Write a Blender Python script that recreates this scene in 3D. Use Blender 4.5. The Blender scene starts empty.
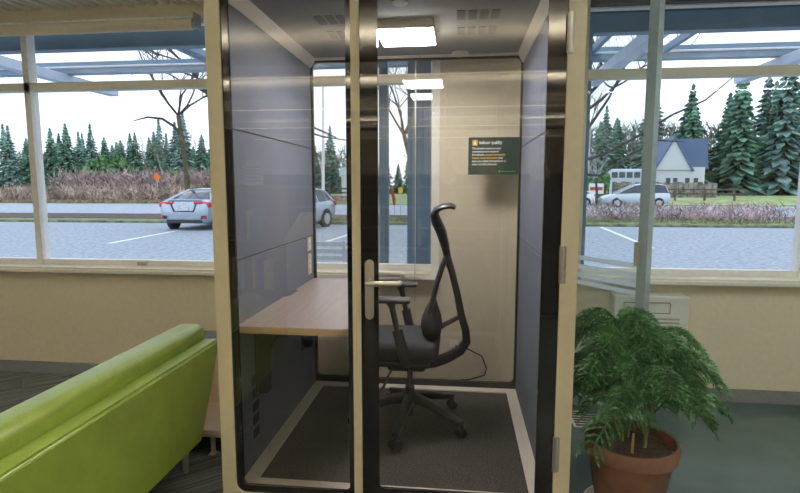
import bpy, bmesh, math, random
from mathutils import Vector, Matrix
PI = math.pi
S = bpy.context.scene
COL = S.collection
random.seed(7)

# ------------------------------------------------------------------ materials
def lin(c):
    return tuple(((v / 255.) / 12.92 if v / 255. <= .04045 else ((v / 255. + .055) / 1.055) ** 2.4) for v in c)

def mat(name, rgb, rough=.5, metal=0., noise=.06, nscale=30., bump=0., bscale=None, spec=.5, coords='Object'):
    m = bpy.data.materials.new(name); m.use_nodes = True
    nt = m.node_tree; b = nt.nodes['Principled BSDF']
    b.inputs['Roughness'].default_value = rough; b.inputs['Metallic'].default_value = metal
    b.inputs['Specular IOR Level'].default_value = spec
    tc = nt.nodes.new('ShaderNodeTexCoord')
    n = nt.nodes.new('ShaderNodeTexNoise'); n.inputs['Scale'].default_value = nscale; n.inputs['Detail'].default_value = 4
    nt.links.new(tc.outputs[coords], n.inputs['Vector'])
    r = nt.nodes.new('ShaderNodeValToRGB')
    a = [max(0, v * (1 - noise * 2)) for v in rgb]; c = [min(1, v * (1 + noise * 2)) for v in rgb]
    r.color_ramp.elements[0].position = .3; r.color_ramp.elements[1].position = .7
    r.color_ramp.elements[0].color = (*a, 1); r.color_ramp.elements[1].color = (*c, 1)
    nt.links.new(n.outputs['Fac'], r.inputs['Fac']); nt.links.new(r.outputs['Color'], b.inputs['Base Color'])
    if bump:
        n2 = nt.nodes.new('ShaderNodeTexNoise'); n2.inputs['Scale'].default_value = bscale or nscale * 4; n2.inputs['Detail'].default_value = 3
        nt.links.new(tc.outputs[coords], n2.inputs['Vector'])
        bp = nt.nodes.new('ShaderNodeBump'); bp.inputs['Strength'].default_value = bump; bp.inputs['Distance'].default_value = .01
        nt.links.new(n2.outputs['Fac'], bp.inputs['Height']); nt.links.new(bp.outputs['Normal'], b.inputs['Normal'])
    return m

def emit(name, rgb, strength):
    m = bpy.data.materials.new(name); m.use_nodes = True
    b = m.node_tree.nodes['Principled BSDF']
    b.inputs['Base Color'].default_value = (.8, .8, .8, 1)
    b.inputs['Emission Color'].default_value = (*rgb, 1); b.inputs['Emission Strength'].default_value = strength
    return m

def glass(name, tint=(1, 1, 1), f0=.04, rough=0.):
    """clear pane: transparent plus a mirror part that grows towards grazing angles (Schlick)"""
    m = bpy.data.materials.new(name); m.use_nodes = True
    nt = m.node_tree; nt.nodes.remove(nt.nodes['Principled BSDF'])
    out = nt.nodes['Material Output']
    t = nt.nodes.new('ShaderNodeBsdfTransparent'); t.inputs['Color'].default_value = (*tint, 1)
    g = nt.nodes.new('ShaderNodeBsdfGlossy'); g.inputs['Roughness'].default_value = rough
    lw = nt.nodes.new('ShaderNodeLayerWeight'); lw.inputs['Blend'].default_value = .5
    p = nt.nodes.new('ShaderNodeMath'); p.operation = 'POWER'; p.inputs[1].default_value = 5
    q = nt.nodes.new('ShaderNodeMath'); q.operation = 'MULTIPLY_ADD'; q.inputs[1].default_value = 1 - f0; q.inputs[2].default_value = f0
    mx = nt.nodes.new('ShaderNodeMixShader')
    nt.links.new(lw.outputs['Facing'], p.inputs[0]); nt.links.new(p.outputs[0], q.inputs[0])
    nt.links.new(q.outputs[0], mx.inputs[0]); nt.links.new(t.outputs[0], mx.inputs[1]); nt.links.new(g.outputs[0], mx.inputs[2])
    nt.links.new(mx.outputs[0], out.inputs['Surface'])
    return m

def stripes_mat(name, c1, c2, scale, axis=0, rough=.9, c3=None):
    """carpet planks with fine stripes"""
    m = mat(name, c1, rough); nt = m.node_tree; b = nt.nodes['Principled BSDF']
    tc = nt.nodes.new('ShaderNodeTexCoord')
    mp = nt.nodes.new('ShaderNodeMapping'); nt.links.new(tc.outputs['Object'], mp.inputs['Vector'])
    mp.inputs['Rotation'].default_value = (0, 0, math.radians(-42))
    br = nt.nodes.new('ShaderNodeTexBrick'); br.inputs['Scale'].default_value = 1.; br.inputs['Brick Width'].default_value = 1.; br.inputs['Row Height'].default_value = .25
    br.inputs['Mortar Size'].default_value = .004; br.inputs['Color1'].default_value = (*c1, 1); br.inputs['Color2'].default_value = (*c2, 1); br.inputs['Mortar'].default_value = (.01, .01, .01, 1)
    nt.links.new(mp.outputs[0], br.inputs['Vector'])
    n = nt.nodes.new('ShaderNodeTexNoise'); n.inputs['Scale'].default_value = 1.; n.inputs['Detail'].default_value = 5
    mp2 = nt.nodes.new('ShaderNodeMapping'); mp2.inputs['Scale'].default_value = (2, scale, 1); nt.links.new(mp.outputs[0], mp2.inputs['Vector'])
    nt.links.new(mp2.outputs[0], n.inputs['Vector'])
    mx = nt.nodes.new('ShaderNodeMix'); mx.data_type = 'RGBA'; mx.blend_type = 'MULTIPLY'; mx.inputs[0].default_value = 1.
    rp = nt.nodes.new('ShaderNodeValToRGB'); rp.color_ramp.elements[0].position = .38; rp.color_ramp.elements[1].position = .62
    rp.color_ramp.elements[0].color = (.25, .27, .27, 1); rp.color_ramp.elements[1].color = (1.5, 1.5, 1.4, 1)
    nt.links.new(n.outputs['Fac'], rp.inputs['Fac'])
    nt.links.new(br.outputs['Color'], mx.inputs[6]); nt.links.new(rp.outputs['Color'], mx.inputs[7])
    nt.links.new(mx.outputs[2], b.inputs['Base Color'])
    return m

def wood_mat(name, c1, c2, scale=(2, 40, 2), rough=.45):
    m = mat(name, c1, rough); nt = m.node_tree; b = nt.nodes['Principled BSDF']
    tc = nt.nodes.new('ShaderNodeTexCoord'); mp = nt.nodes.new('ShaderNodeMapping'); mp.inputs['Scale'].default_value = scale
    n = nt.nodes.new('ShaderNodeTexNoise'); n.inputs['Scale'].default_value = 1.; n.inputs['Detail'].default_value = 6; n.inputs['Roughness'].default_value = .6
    rp = nt.nodes.new('ShaderNodeValToRGB'); rp.color_ramp.elements[0].color = (*c1, 1); rp.color_ramp.elements[1].color = (*c2, 1)
    rp.color_ramp.elements[0].position = .3; rp.color_ramp.elements[1].position = .7
    nt.links.new(tc.outputs['Object'], mp.inputs['Vector']); nt.links.new(mp.outputs[0], n.inputs['Vector'])
    nt.links.new(n.outputs['Fac'], rp.inputs['Fac']); nt.links.new(rp.outputs['Color'], b.inputs['Base Color'])
    return m

M = dict(
    cream=mat('cream_paint', (.80, .73, .57), .45, noise=.015),
    creamin=mat('cream_trim_paint', (.70, .65, .56), .5, noise=.015),
    black=mat('black_printed_glass', (.006, .006, .007), .03, noise=.05, spec=.5),
    gasket=mat('black_gasket', (.03, .026, .022), .5),
    alu=mat('brushed_metal', (.42, .41, .38), .35, .6, noise=.03),
    steel=mat('satin_steel', (.62, .58, .52), .38, .75, noise=.02),
    felt=mat('grey_felt', (.165, .184, .232), .95, noise=.12, nscale=160, bump=.3, bscale=500),
    groove=mat('dark_groove', (.03, .03, .035), .9),
    ceilp=mat('grey_ceiling_panel', (.19, .19, .195), .9, noise=.05, nscale=80),
    vent=mat('dark_vent', (.045, .045, .05), .8),
    carpet=mat('charcoal_carpet', (.092, .080, .070), .97, noise=.34, nscale=120, bump=.9, bscale=260),
    desk=wood_mat('pink_grey_laminate', (.27, .21, .19), (.35, .28, .25), (60, 2, 4), .4),
    edge=wood_mat('birch_edge', (.50, .36, .19), (.62, .47, .27), (4, 4, 60), .5),
    bracket=mat('dark_bracket', (.05, .05, .052), .5),
    plate=mat('beige_socket_plate', (.62, .52, .40), .4),
    sign=mat('dark_green_sign_film', (.022, .050, .042), .35),
    white=mat('white_paint', (.80, .80, .78), .5, noise=.01),
    signtext=mat('white_lettering', (.85, .85, .80), .5),
    signgold=mat('gold_lettering', (.80, .50, .06), .5),
    signgreen=mat('green_lettering', (.25, .55, .10), .5),
    chair=mat('charcoal_plastic', (.035, .036, .038), .42, noise=.04),
    chairseat=mat('charcoal_upholstery', (.045, .046, .05), .85, noise=.12, nscale=200, bump=.3, bscale=600),
    wall=mat('beige_wall_paint', (.72, .66, .53), .8, noise=.02, bump=.05, bscale=120),
    wallceil=mat('cream_ceiling_metal', (.74, .70, .60), .6, noise=.02),
    header=mat('beige_header', (.74, .66, .50), .7, noise=.02),
    winframe=mat('pale_window_frame', (.80, .76, .66), .5, noise=.02),
    winwhite=mat('white_window_trim', (.86, .85, .82), .45, noise=.02),
    blue=mat('blue_grey_steel', (.12, .20, .29), .45, noise=.06, nscale=6),
    raft=mat('light_grey_rafter', (.42, .48, .58), .5, noise=.05, nscale=5),
    slate=mat('dark_bulkhead', (.035, .045, .055), .6),
    lime=mat('lime_leather', (.24, .33, .05), .34, noise=.05, nscale=9, bump=.15, bscale=90),
    navy=mat('navy_fabric', (.02, .05, .11), .9, noise=.1, nscale=120),
    greyfab=mat('slate_grey_fabric', (.10, .11, .12), .9, noise=.1, nscale=120),
    pinkwood=wood_mat('pale_pink_wood', (.45, .33, .25), (.55, .42, .33), (3, 30, 3), .5),
    heater=mat('white_enamel', (.70, .73, .70), .4, noise=.01),
    paledk=mat('grey_grille', (.35, .37, .37), .5),
    frost=mat('frosted_film', (.62, .70, .80), .6, noise=.01),
    stile=mat('blue_grey_door_stile', (.30, .38, .42), .4, noise=.03),
    terracotta=mat('brown_terracotta', (.075, .033, .020), .7, noise=.2, nscale=8, bump=.1, bscale=60),
    soil=mat('dark_soil', (.022, .015, .010), 1, noise=.4, nscale=60, bump=.6, bscale=120),
    needle=mat('pine_needles', (.04, .115, .042), .55, noise=.3, nscale=14),
    stem=mat('green_brown_stem', (.06, .08, .03), .8),
    wood=wood_mat('shelf_wood', (.30, .17, .07), (.42, .25, .11), (4, 4, 40), .5),
    paper=mat('paper_white', (.80, .78, .72), .7, noise=.02),
    printgrey=mat('print_grey', (.22, .20, .18), .8),
    asphalt=mat('asphalt', (.30, .345, .41), .95, noise=.16, nscale=9, bump=.3, bscale=60),
    road=mat('road_asphalt', (.33, .38, .46), .9, noise=.1, nscale=3),
    paint=mat('parking_line_paint', (.85, .85, .80), .8),
    grass=mat('winter_grass', (.26, .33, .13), .95, noise=.3, nscale=.5),
    kerb=mat('grassy_kerb', (.16, .19, .11), .95, noise=.3, nscale=3),
    mulch=mat('brown_mulch', (.085, .06, .052), 1, noise=.35, nscale=5),
    dirt=mat('brown_dry_bank', (.20, .15, .10), 1, noise=.35, nscale=3),
    bark=mat('grey_bark', (.115, .095, .08), .95, noise=.3, nscale=6),
    darkbark=mat('dark_wet_bark', (.05, .045, .05), .95, noise=.3, nscale=6),
    mossbark=mat('mossy_bark', (.10, .09, .05), .95, noise=.3, nscale=4),
    palebark=mat('pale_bark', (.36, .36, .36), .9, noise=.15, nscale=6),
    conifer=mat('conifer_green', (.10, .21, .15), .9, noise=.5, nscale=.9),
    conifer2=mat('blue_green_conifer', (.15, .25, .225), .9, noise=.5, nscale=.9),
    haze=mat('grey_green_twigs', (.20, .23, .20), .95, noise=.4, nscale=1.),
    bush=mat('bright_bush_green', (.09, .22, .08), .9, noise=.5, nscale=1.5),
    drybrush=mat('dry_brown_brush', (.40, .31, .25), .95, noise=.4, nscale=1.),
    pinkbrush=mat('mauve_twig_brush', (.36, .27, .27), .95, noise=.4, nscale=1.),
    fence=mat('weathered_fence_wood', (.10, .085, .07), .95, noise=.3, nscale=4),
    stone=mat('grey_stone_wall', (.20, .18, .165), .95, noise=.4, nscale=2.),
    carsilver=mat('silver_blue_car_paint', (.42, .49, .58), .22, .35, noise=.02, nscale=3),
    carpale=mat('pale_silver_car_paint', (.52, .57, .62), .25, .25, noise=.02, nscale=3),
    carwhite=mat('white_car_paint', (.75, .77, .80), .25, 0, noise=.02, nscale=3),
    carglass=mat('dark_car_glass', (.05, .065, .09), .12, 0, noise=.1, nscale=3, spec=.4),
    cardark=mat('black_car_plastic', (.03, .03, .035), .6),
    tyre=mat('tyre_rubber', (.018, .018, .02), .85),
    wheel=mat('alloy_wheel', (.45, .46, .48), .35, .7, noise=.05),
    taillight=mat('red_tail_light', (.55, .012, .03), .15, noise=.03, spec=.8),
    headlight=mat('clear_headlight', (.7, .72, .75), .1, spec=.8),
    numberplate=mat('number_plate', (.55, .55, .58), .5, noise=.25, nscale=25),
    chrome=mat('chrome', (.7, .7, .72), .1, 1., noise=.02),
    orange=mat('orange_sign', (.85, .17, .02), .6),
    red=mat('red_paint', (.42, .05, .035), .6), yellow=mat('yellow_paint', (.8, .6, .05), .6),
    housewall=mat('pale_house_siding', (.55, .58, .62), .8), houseroof=mat('blue_grey_roof', (.10, .15, .26), .8),
    bus=mat('pale_blue_vehicle', (.50, .58, .68), .4),
    bench=mat('pale_bench_metal', (.5, .55, .6), .5),
    pale=mat('pale_pole_metal', (.5, .53, .58), .5),
    lampshade=mat('tan_lamp_shade', (.55, .38, .22), .7),
    copier=mat('copier_plastic', (.6, .58, .52), .5),
    cable=mat('dark_cable', (.02, .02, .02), .6),
    navyplastic=mat('navy_poster', (.03, .05, .12), .6),
)
M['libcarpet'] = stripes_mat('library_carpet_planks', (.060, .066, .062), (.040, .046, .046), 46)
M['lino'] = mat('teal_floor', (.050, .085, .085), .35, noise=.1, nscale=5)
M['glass'] = glass('booth_glass', (.985, .98, .97), .06)
M['backglass'] = glass('booth_back_glass', (.985, .98, .965), .045)
M['winglass'] = glass('window_glass', (.97, .985, 1.), .03)
M['partglass'] = glass('tinted_partition_glass', (.965, .99, .99), .04)
M['lamp'] = emit('booth_lamp_diffuser', (1., .96, .95), 66.)
M['tube'] = emit('warm_downlight_diffuser', (1., .80, .52), 2.2)
M['fill_day_down'] = emit('daylight_fill_down', (.88, .97, 1.), 22.)  # added fill shining down on the plant and right window wall
M['uplight'] = emit('warm_uplight', (1., .90, .74), 108.)
M['fill_cool'] = emit('cool_fill_up', (.95, .98, 1.), 85.)  # added fill for the sofa side, bounced off the ceiling
M['fill_day'] = emit('daylight_fill_up', (.88, .97, 1.), 190.)  # added daylight-coloured fill for the plant side, bounced off the ceiling
fm = bpy.data.materials.new('frosted_film'); fm.use_nodes = True; M['frost'] = fm
_nt = fm.node_tree; _nt.nodes.remove(_nt.nodes['Principled BSDF']); _mx = _nt.nodes.new('ShaderNodeMixShader'); _mx.inputs[0].default_value = .75
_d = _nt.nodes.new('ShaderNodeBsdfDiffuse'); _d.inputs[0].default_value = (.75, .8, .85, 1); _tl = _nt.nodes.new('ShaderNodeBsdfTranslucent'); _tl.inputs[0].default_value = (.92, .96, 1., 1)
_nt.links.new(_d.outputs[0], _mx.inputs[1]); _nt.links.new(_tl.outputs[0], _mx.inputs[2]); _nt.links.new(_mx.outputs[0], _nt.nodes['Material Output'].inputs[0])
M['wallback'] = M['wall']

# ------------------------------------------------------------------ mesh helpers
def bx(bm, x0, x1, y0, y1, z0, z1, r=0., seg=2):
    t = bmesh.new(); bmesh.ops.create_cube(t, size=1)
    for v in t.verts:
        v.co = Vector((x0 + (v.co.x + .5) * (x1 - x0), y0 + (v.co.y + .5) * (y1 - y0), z0 + (v.co.z + .5) * (z1 - z0)))
    if r > 0:
        bmesh.ops.bevel(t, geom=list(t.edges), offset=r, segments=seg, affect='EDGES', profile=.5)
    merge(bm, t); return bm

def merge(bm, t, mtx=None):
    if mtx is not None: bmesh.ops.transform(t, matrix=mtx, verts=t.verts)
    me = bpy.data.meshes.new('tmp'); t.to_mesh(me); t.free(); bm.from_mesh(me); bpy.data.meshes.remove(me)

def box(x0, x1, y0, y1, z0, z1, r=0., seg=2):
    return bx(bmesh.new(), x0, x1, y0, y1, z0, z1, r, seg)

def cyl(bm, p0, p1, r0, r1=None, n=16, cap=True):
    r1 = r0 if r1 is None else r1
    return tube(bm, [p0, p1], [r0, r1], n, cap)

def tube(bm, pts, rad, n=8, cap=True, flat=None):
    """sweep a circle (or ellipse: flat=(ref axis, list of half widths along it)) along pts"""
    pts = [Vector(p) for p in pts]
    if not hasattr(rad, '__len__'): rad = [rad] * len(pts)
    rings = []; prev = None
    for i, p in enumerate(pts):
        d = (pts[min(i + 1, len(pts) - 1)] - pts[max(i - 1, 0)])
        if d.length < 1e-9: d = Vector((0, 0, 1))
        d.normalize()
        if flat is not None:
            a = Vector(flat[0]); a = (a - d * a.dot(d)).normalized()
        elif prev is None:
            a = d.orthogonal().normalized()
        else:
            a = (prev - d * prev.dot(d))
            a = a.normalized() if a.length > 1e-6 else d.orthogonal().normalized()
        prev = a; b = d.cross(a)
        ra = flat[1][i] if flat is not None else rad[i]
        rg = []
        for k in range(n):
            t = 2 * PI * k / n
            c, s = math.cos(t), math.sin(t)
            if flat is not None:   # superellipse: flat strap with rounded edges
                c = math.copysign(abs(c) ** .6, c); s = math.copysign(abs(s) ** .6, s)
            rg.append(bm.verts.new(p + a * (ra * c) + b * (rad[i] * s)))
        rings.append(rg)
    for i in range(len(rings) - 1):
        for k in range(n):
            bm.faces.new((rings[i][k], rings[i][(k + 1) % n], rings[i + 1][(k + 1) % n], rings[i + 1][k]))
    if cap:
        bm.faces.new(rings[0][::-1]); bm.faces.new(rings[-1])
    return bm

def lathe(bm, prof, c=(0, 0, 0), n=32):
    rings = []
    for r, z in prof:
        rings.append([bm.verts.new((c[0] + r * math.cos(2 * PI * k / n), c[1] + r * math.sin(2 * PI * k / n), c[2] + z)) for k in range(n)])
    for i in range(len(rings) - 1):
        for k in range(n):
            bm.faces.new((rings[i][k], rings[i][(k + 1) % n], rings[i + 1][(k + 1) % n], rings[i + 1][k]))
    bm.faces.new(rings[0][::-1]); bm.faces.new(rings[-1]); return bm

def prism(bm, poly, axis, a, b):
    """extrude 2D polygon along axis ('x','y','z') from a to b. poly coords are the other two axes in order"""
    def P(u, v, w):
        return {'x': (w, u, v), 'y': (u, w, v), 'z': (u, v, w)}[axis]
    A = [bm.verts.new(P(u, v, a)) for u, v in poly]; B = [bm.verts.new(P(u, v, b)) for u, v in poly]
    n = len(poly)
    bm.faces.new(A); bm.faces.new(B[::-1])
    for i in range(n): bm.faces.new((A[i], B[i], B[(i + 1) % n], A[(i + 1) % n]))
    return bm

def rrect(x0, x1, z0, z1, r, n=6):
    out = []
    for cx, cz, a0 in ((x1 - r, z1 - r, 0), (x0 + r, z1 - r, 90), (x0 + r, z0 + r, 180), (x1 - r, z0 + r, 270)):
        for k in range(n + 1):
            t = math.radians(a0 + 90 * k / n); out.append((cx + r * math.cos(t), cz + r * math.sin(t)))
    return out

def ring(bm, outer, inner, axis, a, b):
    """frame between two loops with equal point counts"""
    def P(u, v, w):
        return {'x': (w, u, v), 'y': (u, w, v), 'z': (u, v, w)}[axis]
    n = len(outer)
    OA = [bm.verts.new(P(u, v, a)) for u, v in outer]; OB = [bm.verts.new(P(u, v, b)) for u, v in outer]
    IA = [bm.verts.new(P(u, v, a)) for u, v in inner]; IB = [bm.verts.new(P(u, v, b)) for u, v in inner]
    for i in range(n):
        j = (i + 1) % n
        bm.faces.new((OA[i], OA[j], IA[j], IA[i])); bm.faces.new((OB[i], IB[i], IB[j], OB[j]))
        bm.faces.new((OA[i], OB[i], OB[j], OA[j])); bm.faces.new((IA[i], IA[j], IB[j], IB[i]))
    return bm

def wloc(o):
    v = Vector((0, 0, 0))
    while o: v += o.location; o = o.parent
    return v

def obj(name, bm, m, parent=None, smooth=False, local=False, angle=35):
    """link bm as ONE mesh object; vertices are in world coordinates unless local"""
    bmesh.ops.recalc_face_normals(bm, faces=bm.faces)
    me = bpy.data.meshes.new(name)
    if not local:
        if parent: org = wloc(parent)
        else:
            xs = [v.co for v in bm.verts]
            org = Vector([(min(v[i] for v in xs) + max(v[i] for v in xs)) / 2 for i in (0, 1)] + [min(v[2] for v in xs)])
        bmesh.ops.translate(bm, vec=-org, verts=bm.verts)
    bm.to_mesh(me); bm.free()
    o = bpy.data.objects.new(name, me); COL.objects.link(o)
    for mm in (m if isinstance(m, (list, tuple)) else [m]): me.materials.append(M[mm])
    if parent: o.parent = parent
    elif not local: o.location = org
    if smooth:
        me.polygons.foreach_set('use_smooth', [True] * len(me.polygons))
        me.set_sharp_from_angle(angle=math.radians(angle))
    return o

def tag(o, label, cat, group=None, kind=None):
    if label: o['label'] = label
    if cat: o['category'] = cat
    if group: o['group'] = group
    if kind: o['kind'] = kind
    return o

def thing(name, label, cat, loc=(0, 0, 0), rz=0., group=None):
    o = bpy.data.objects.new(name, None); COL.objects.link(o); o.empty_display_size = .1
    o.location = loc; o.rotation_euler = (0, 0, rz)
    return tag(o, label, cat, group)

def struct(name, bm, m, **k):
    o = obj(name, bm, m, **k); o['kind'] = 'structure'; return o

def copy_tree(o, parent=None):
    c = o.copy(); COL.objects.link(c)
    if parent: c.parent = parent
    for ch in list(o.children): copy_tree(ch, c)
    return c

def text_bm(s, size, width=None, bold=0.):
    cu = bpy.data.curves.new('txt', 'FONT'); cu.body = s; cu.size = size; cu.extrude = .0008; cu.offset = bold
    o = bpy.data.objects.new('txt', cu); COL.objects.link(o)
    bpy.context.view_layer.update()
    dg = bpy.context.evaluated_depsgraph_get()
    me = bpy.data.meshes.new_from_object(o.evaluated_get(dg))
    bm = bmesh.new(); bm.from_mesh(me)
    bpy.data.objects.remove(o); bpy.data.curves.remove(cu); bpy.data.meshes.remove(me)
    if width:
        w = max(v.co.x for v in bm.verts)
        bmesh.ops.scale(bm, vec=(width / w, 1, 1), verts=bm.verts)
    return bm

# ------------------------------------------------------------------ camera
cam = bpy.data.cameras.new('camera'); co = bpy.data.objects.new('camera', cam); COL.objects.link(co)
F = 528.; cam.sensor_width = 36.; cam.lens = F / 800 * 36.; cam.clip_end = 600; cam.clip_start = .02
co.location = (0, 0, 1.48)
co.rotation_euler = (PI / 2 - math.atan2(60, F), 0, math.radians(6.442))
S.camera = co

# ------------------------------------------------------------------ library room (the setting)
YW = 3.75; WT = .20; XL, XR, YB, ZC = -5., 3.6, -8., 2.77
bm = box(XL, .50, YB, YW, -.06, 0); struct('floor', bm, 'libcarpet')
bm = box(.50, XR, YB, YW, -.06, 0); struct('floor_right', bm, 'lino')
bm = box(XL, XR, YB, 1.9, ZC, ZC + .1)                               # flat ceiling, then the corrugated deck with ribs along Y by the windows
px = .09; x = XL; poly = []
while x < XR:
    poly += [(x, ZC), (x + .035, ZC), (x + .05, ZC + .03), (x + .075, ZC + .03)]; x += px
poly += [(XR, ZC), (XR, ZC + .10), (XL, ZC + .10)]
prism(bm, poly, 'y', 1.9, YW + .0); struct('ceiling', bm, 'wallceil')
struct('wall_left', box(XL - .1, XL, YB, YW + WT, -.06, ZC + .1), 'wall')
struct('wall_right', box(XR, XR + .1, YB, YW + WT, -.06, ZC + .1), 'wall')
struct('wall_front', box(XL - .1, XR + .1, YB - .1, YB, -.06, ZC + .1), 'wall')
# window wall: sill wall, pier, header; two window openings
W1 = (XL, -.20); W2 = (.84, 3.3); ZS, ZT0, ZT1, ZH = .85, 2.205, 2.265, 2.69
bm = bmesh.new()
bx(bm, XL, XR, YW, YW + WT, 0, ZS)
bx(bm, W1[1] + .055, W2[0], YW, YW + WT, ZS, ZC)
bx(bm, W2[1], XR, YW, YW + WT, ZS, ZC)
struct('wall_back', bm, 'wall')
struct('trim_1', box(XL, W1[1] + .055, YW - .015, YW + WT, ZH, ZC + .02), 'header')
struct('trim_2', box(W2[0], W2[1], YW, YW + WT, ZH - .02, ZC + .02), 'slate')
bm = box(XL, -1.06, YW - .012, YW, 0, .09); bx(bm, .6, XR, YW - .012, YW, 0, .09); struct('baseboard_back', bm, 'greyfab')
def window(name, x0, x1, mull):
    bm = bmesh.new()
    bx(bm, x0, x1, YW + .05, YW + .13, ZT0, ZT1)                    # transom bar
    bx(bm, x0, x1, YW - .06, YW + WT - .01, ZS, ZS + .015)          # sill board (front lip)
    w = struct(name, bm, 'winframe')
    bm = bmesh.new()
    for q in mull: bx(bm, q - .025, q + .025, YW + .05, YW + .13, ZS + .015, ZH)
    bx(bm, x0, x1, YW + .06, YW + .12, ZS + .015, ZS + .06)
    bx(bm, x0, x1, YW + .06, YW + .12, ZH - .03, ZH)
    c = obj('window_frame', bm, 'winwhite', w)
    c = obj('window_glass', box(x0, x1, YW + .085, YW + .093, ZS + .05, ZH - .01), 'winglass', w)
    return w
w1 = window('window_1', W1[0], W1[1], (-4.9, -3.3, -1.62))
obj('window_jamb', box(W1[1], W1[1] + .055, YW - .012, YW + WT, ZS - .0, ZH), 'winwhite', w1)
obj('sill_ledge', box(XL, W1[1] + .055, YW - .075, YW, ZS - .025, ZS + .0), 'winwhite', w1)
obj('latch', box(-2.47, -2.40, YW + .03, YW + .06, ZS + .025, ZS + .05, .004), 'alu', w1)
w2 = window('window_2', W2[0], W2[1], (2.3,))
obj('sill_ledge', box(W2[0], W2[1], YW - .075, YW, ZS - .025, ZS + .0), 'winwhite', w2)

# roller blind cassette under the header
rb = thing('roller_blind', 'rolled cream blind under the header of the left window', 'blind', (-3.2, YW - .02, ZH))
bm = bmesh.new(); cyl(bm, (-4.6, YW - .06, ZH - .07), (-1.88, YW - .06, ZH - .07), .040, n=20); obj('blind_roll', bm, 'header', rb, True)
bm = bmesh.new(); cyl(bm, (-1.88, YW - .06, ZH - .07), (-1.865, YW - .06, ZH - .07), .03, n=16); bx(bm, -1.865, -1.855, YW - .10, YW - .0, ZH - .1, ZH); obj('bracket', bm, 'alu', rb)

# ------------------------------------------------------------------ phone booth
BX0, BX1, BY0, BY1 = -1.045, .468, 2.15, 3.60
IX0, IX1 = -1.0, .392
ZF = .10; ZCB = 2.32
booth = thing('phone_booth', 'cream framed glass phone booth with grey felt walls and a glass door', 'phone booth', ((BX0 + BX1) / 2, (BY0 + BY1) / 2, 0))
bm = bmesh.new()
bx(bm, BX0, IX0 - .012, BY0 + .022, BY1, .04, 2.44)
bx(bm, IX1 + .012, BX1, BY0 + .022, BY1, .04, 2.44)
bx(bm, BX0, BX1, BY0 + .022, BY1, ZCB + .02, 2.44)
bx(bm, BX0, BX1, BY0 + .022, BY1, .04, ZF - .012)
obj('shell', bm, 'cream', booth)
for fx in (BX0 + .07, BX1 - .07):
    for fy in (BY0 + .1, BY1 - .1):
        bm = bmesh.new(); cyl(bm, (fx, fy, 0), (fx, fy, .042), .025, n=16); obj('levelling_foot', bm, 'gasket', booth, True)
# front frame: cream ring with rounded corners and the cream mullion
OX0, OX1, OZ0, OZ1 = -.983, .402, .112, 2.36
bm = bmesh.new()
ring(bm, rrect(BX0, BX1, .04, 2.44, .06), rrect(OX0, OX1, OZ0, OZ1, .045), 'y', BY0 - .01, BY0 + .022)
bx(bm, -.442, -.407, BY0 - .008, BY0 + .018, OZ0 - .005, OZ1 + .005)
obj('front_frame', bm, 'cream', booth)
# fixed left pane with a black printed border
fp = obj('fixed_pane', box(OX0, -.442, BY0 + .004, BY0 + .012, OZ0, OZ1), 'glass', booth)
def border(x0, x1, z0, z1, r, l, rt, b, t, ri):
    bm = bmesh.new(); ring(bm, rrect(x0, x1, z0, z1, r), rrect(x0 + l, x1 - rt, z0 + b, z1 - t, ri), 'y', BY0 + .0005, BY0 + .0155); return bm
obj('black_border', border(OX0, -.442, OZ0, OZ1, .04, .031, .022, .034, .03, .022), 'black', fp)
# door
door = thing('door', None, None); door.parent = booth; door.location = Vector((OX1, BY0, 0)) - booth.location
obj('door_frame', border(-.407, OX1, OZ0, OZ1, .006, .073, .072, .058, .05, .012), 'black', door)
obj('door_glass', box(-.407 + .07, OX1 - .07, BY0 + .004, BY0 + .012, OZ0 + .05, OZ1 - .04), 'glass', door)
for hz in (2.06, 1.17, .375):
    bm = bmesh.new(); cyl(bm, (OX1 + .004, BY0 - .012, hz - .075), (OX1 + .004, BY0 - .012, hz + .075), .009, n=14)
    bx(bm, OX1 - .006, OX1 + .02, BY0 - .016, BY0 - .009, hz - .075, hz + .075); obj('hinge', bm, 'alu', door, True)
bm = bmesh.new(); prism(bm, rrect(-.389, -.352, .925, 1.178, .0184), 'y', BY0 - .010, BY0); obj('handle_plate', bm, 'steel', door, True)
def lever(y0, y1, dz):
    bm = bmesh.new(); z = 1.095 + dz
    tube(bm, [(-.37, y0, z), (-.37, y0 + (y1 - y0) * .7, z), (-.362, y1, z), (-.345, y1, z), (-.262, y1, z), (-.243, y1 + (y0 - y1) * .12, z), (-.238, y0 + (y1 - y0) * .45, z)], .0115, 12)
    return bm
obj('lever_handle', lever(BY0 - .008, BY0 - .075, -.006), 'steel', door, True)
obj('lever_handle', lever(BY0 + .014, BY0 + .095, .006), 'steel', door, True)
bm = bmesh.new(); prism(bm, rrect(-.389, -.352, .925, 1.178, .0184), 'y', BY0 + .0155, BY0 + .024); obj('handle_plate', bm, 'steel', door, True)
# inner metal corner strips behind the glass
for a, b in ((IX0 - .002, IX0 + .022), (IX1 - .012, IX1 + .002)):
    obj('corner_strip', box(a, b, BY0 + .024, BY0 + .045, ZF, ZCB), 'alu', booth)
# felt side walls: three panels each, dark joints between
for nm, xa, xb, xi in (('left', IX0 - .010, IX0, IX0), ('right', IX1, IX1 + .010, IX1)):
    obj('joint_backing', box(min(xa, xb) - .002, max(xa, xb) - .004 if nm == 'left' else max(xa, xb), BY0 + .046, BY1 - .07, ZF, ZCB) if nm == 'left'
        else box(xa + .004, xb + .002, BY0 + .046, BY1 - .07, ZF, ZCB), 'groove', booth)
    zs = [ZF, 1.146, 1.733, ZCB - .02]
    for k in range(3):
        obj('felt_panel', box(xa, xb, BY0 + .056, BY1 - .07, zs[k] + (.0025 if k else 0), zs[k + 1] - .0025, .002, 1), 'felt', booth)
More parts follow.
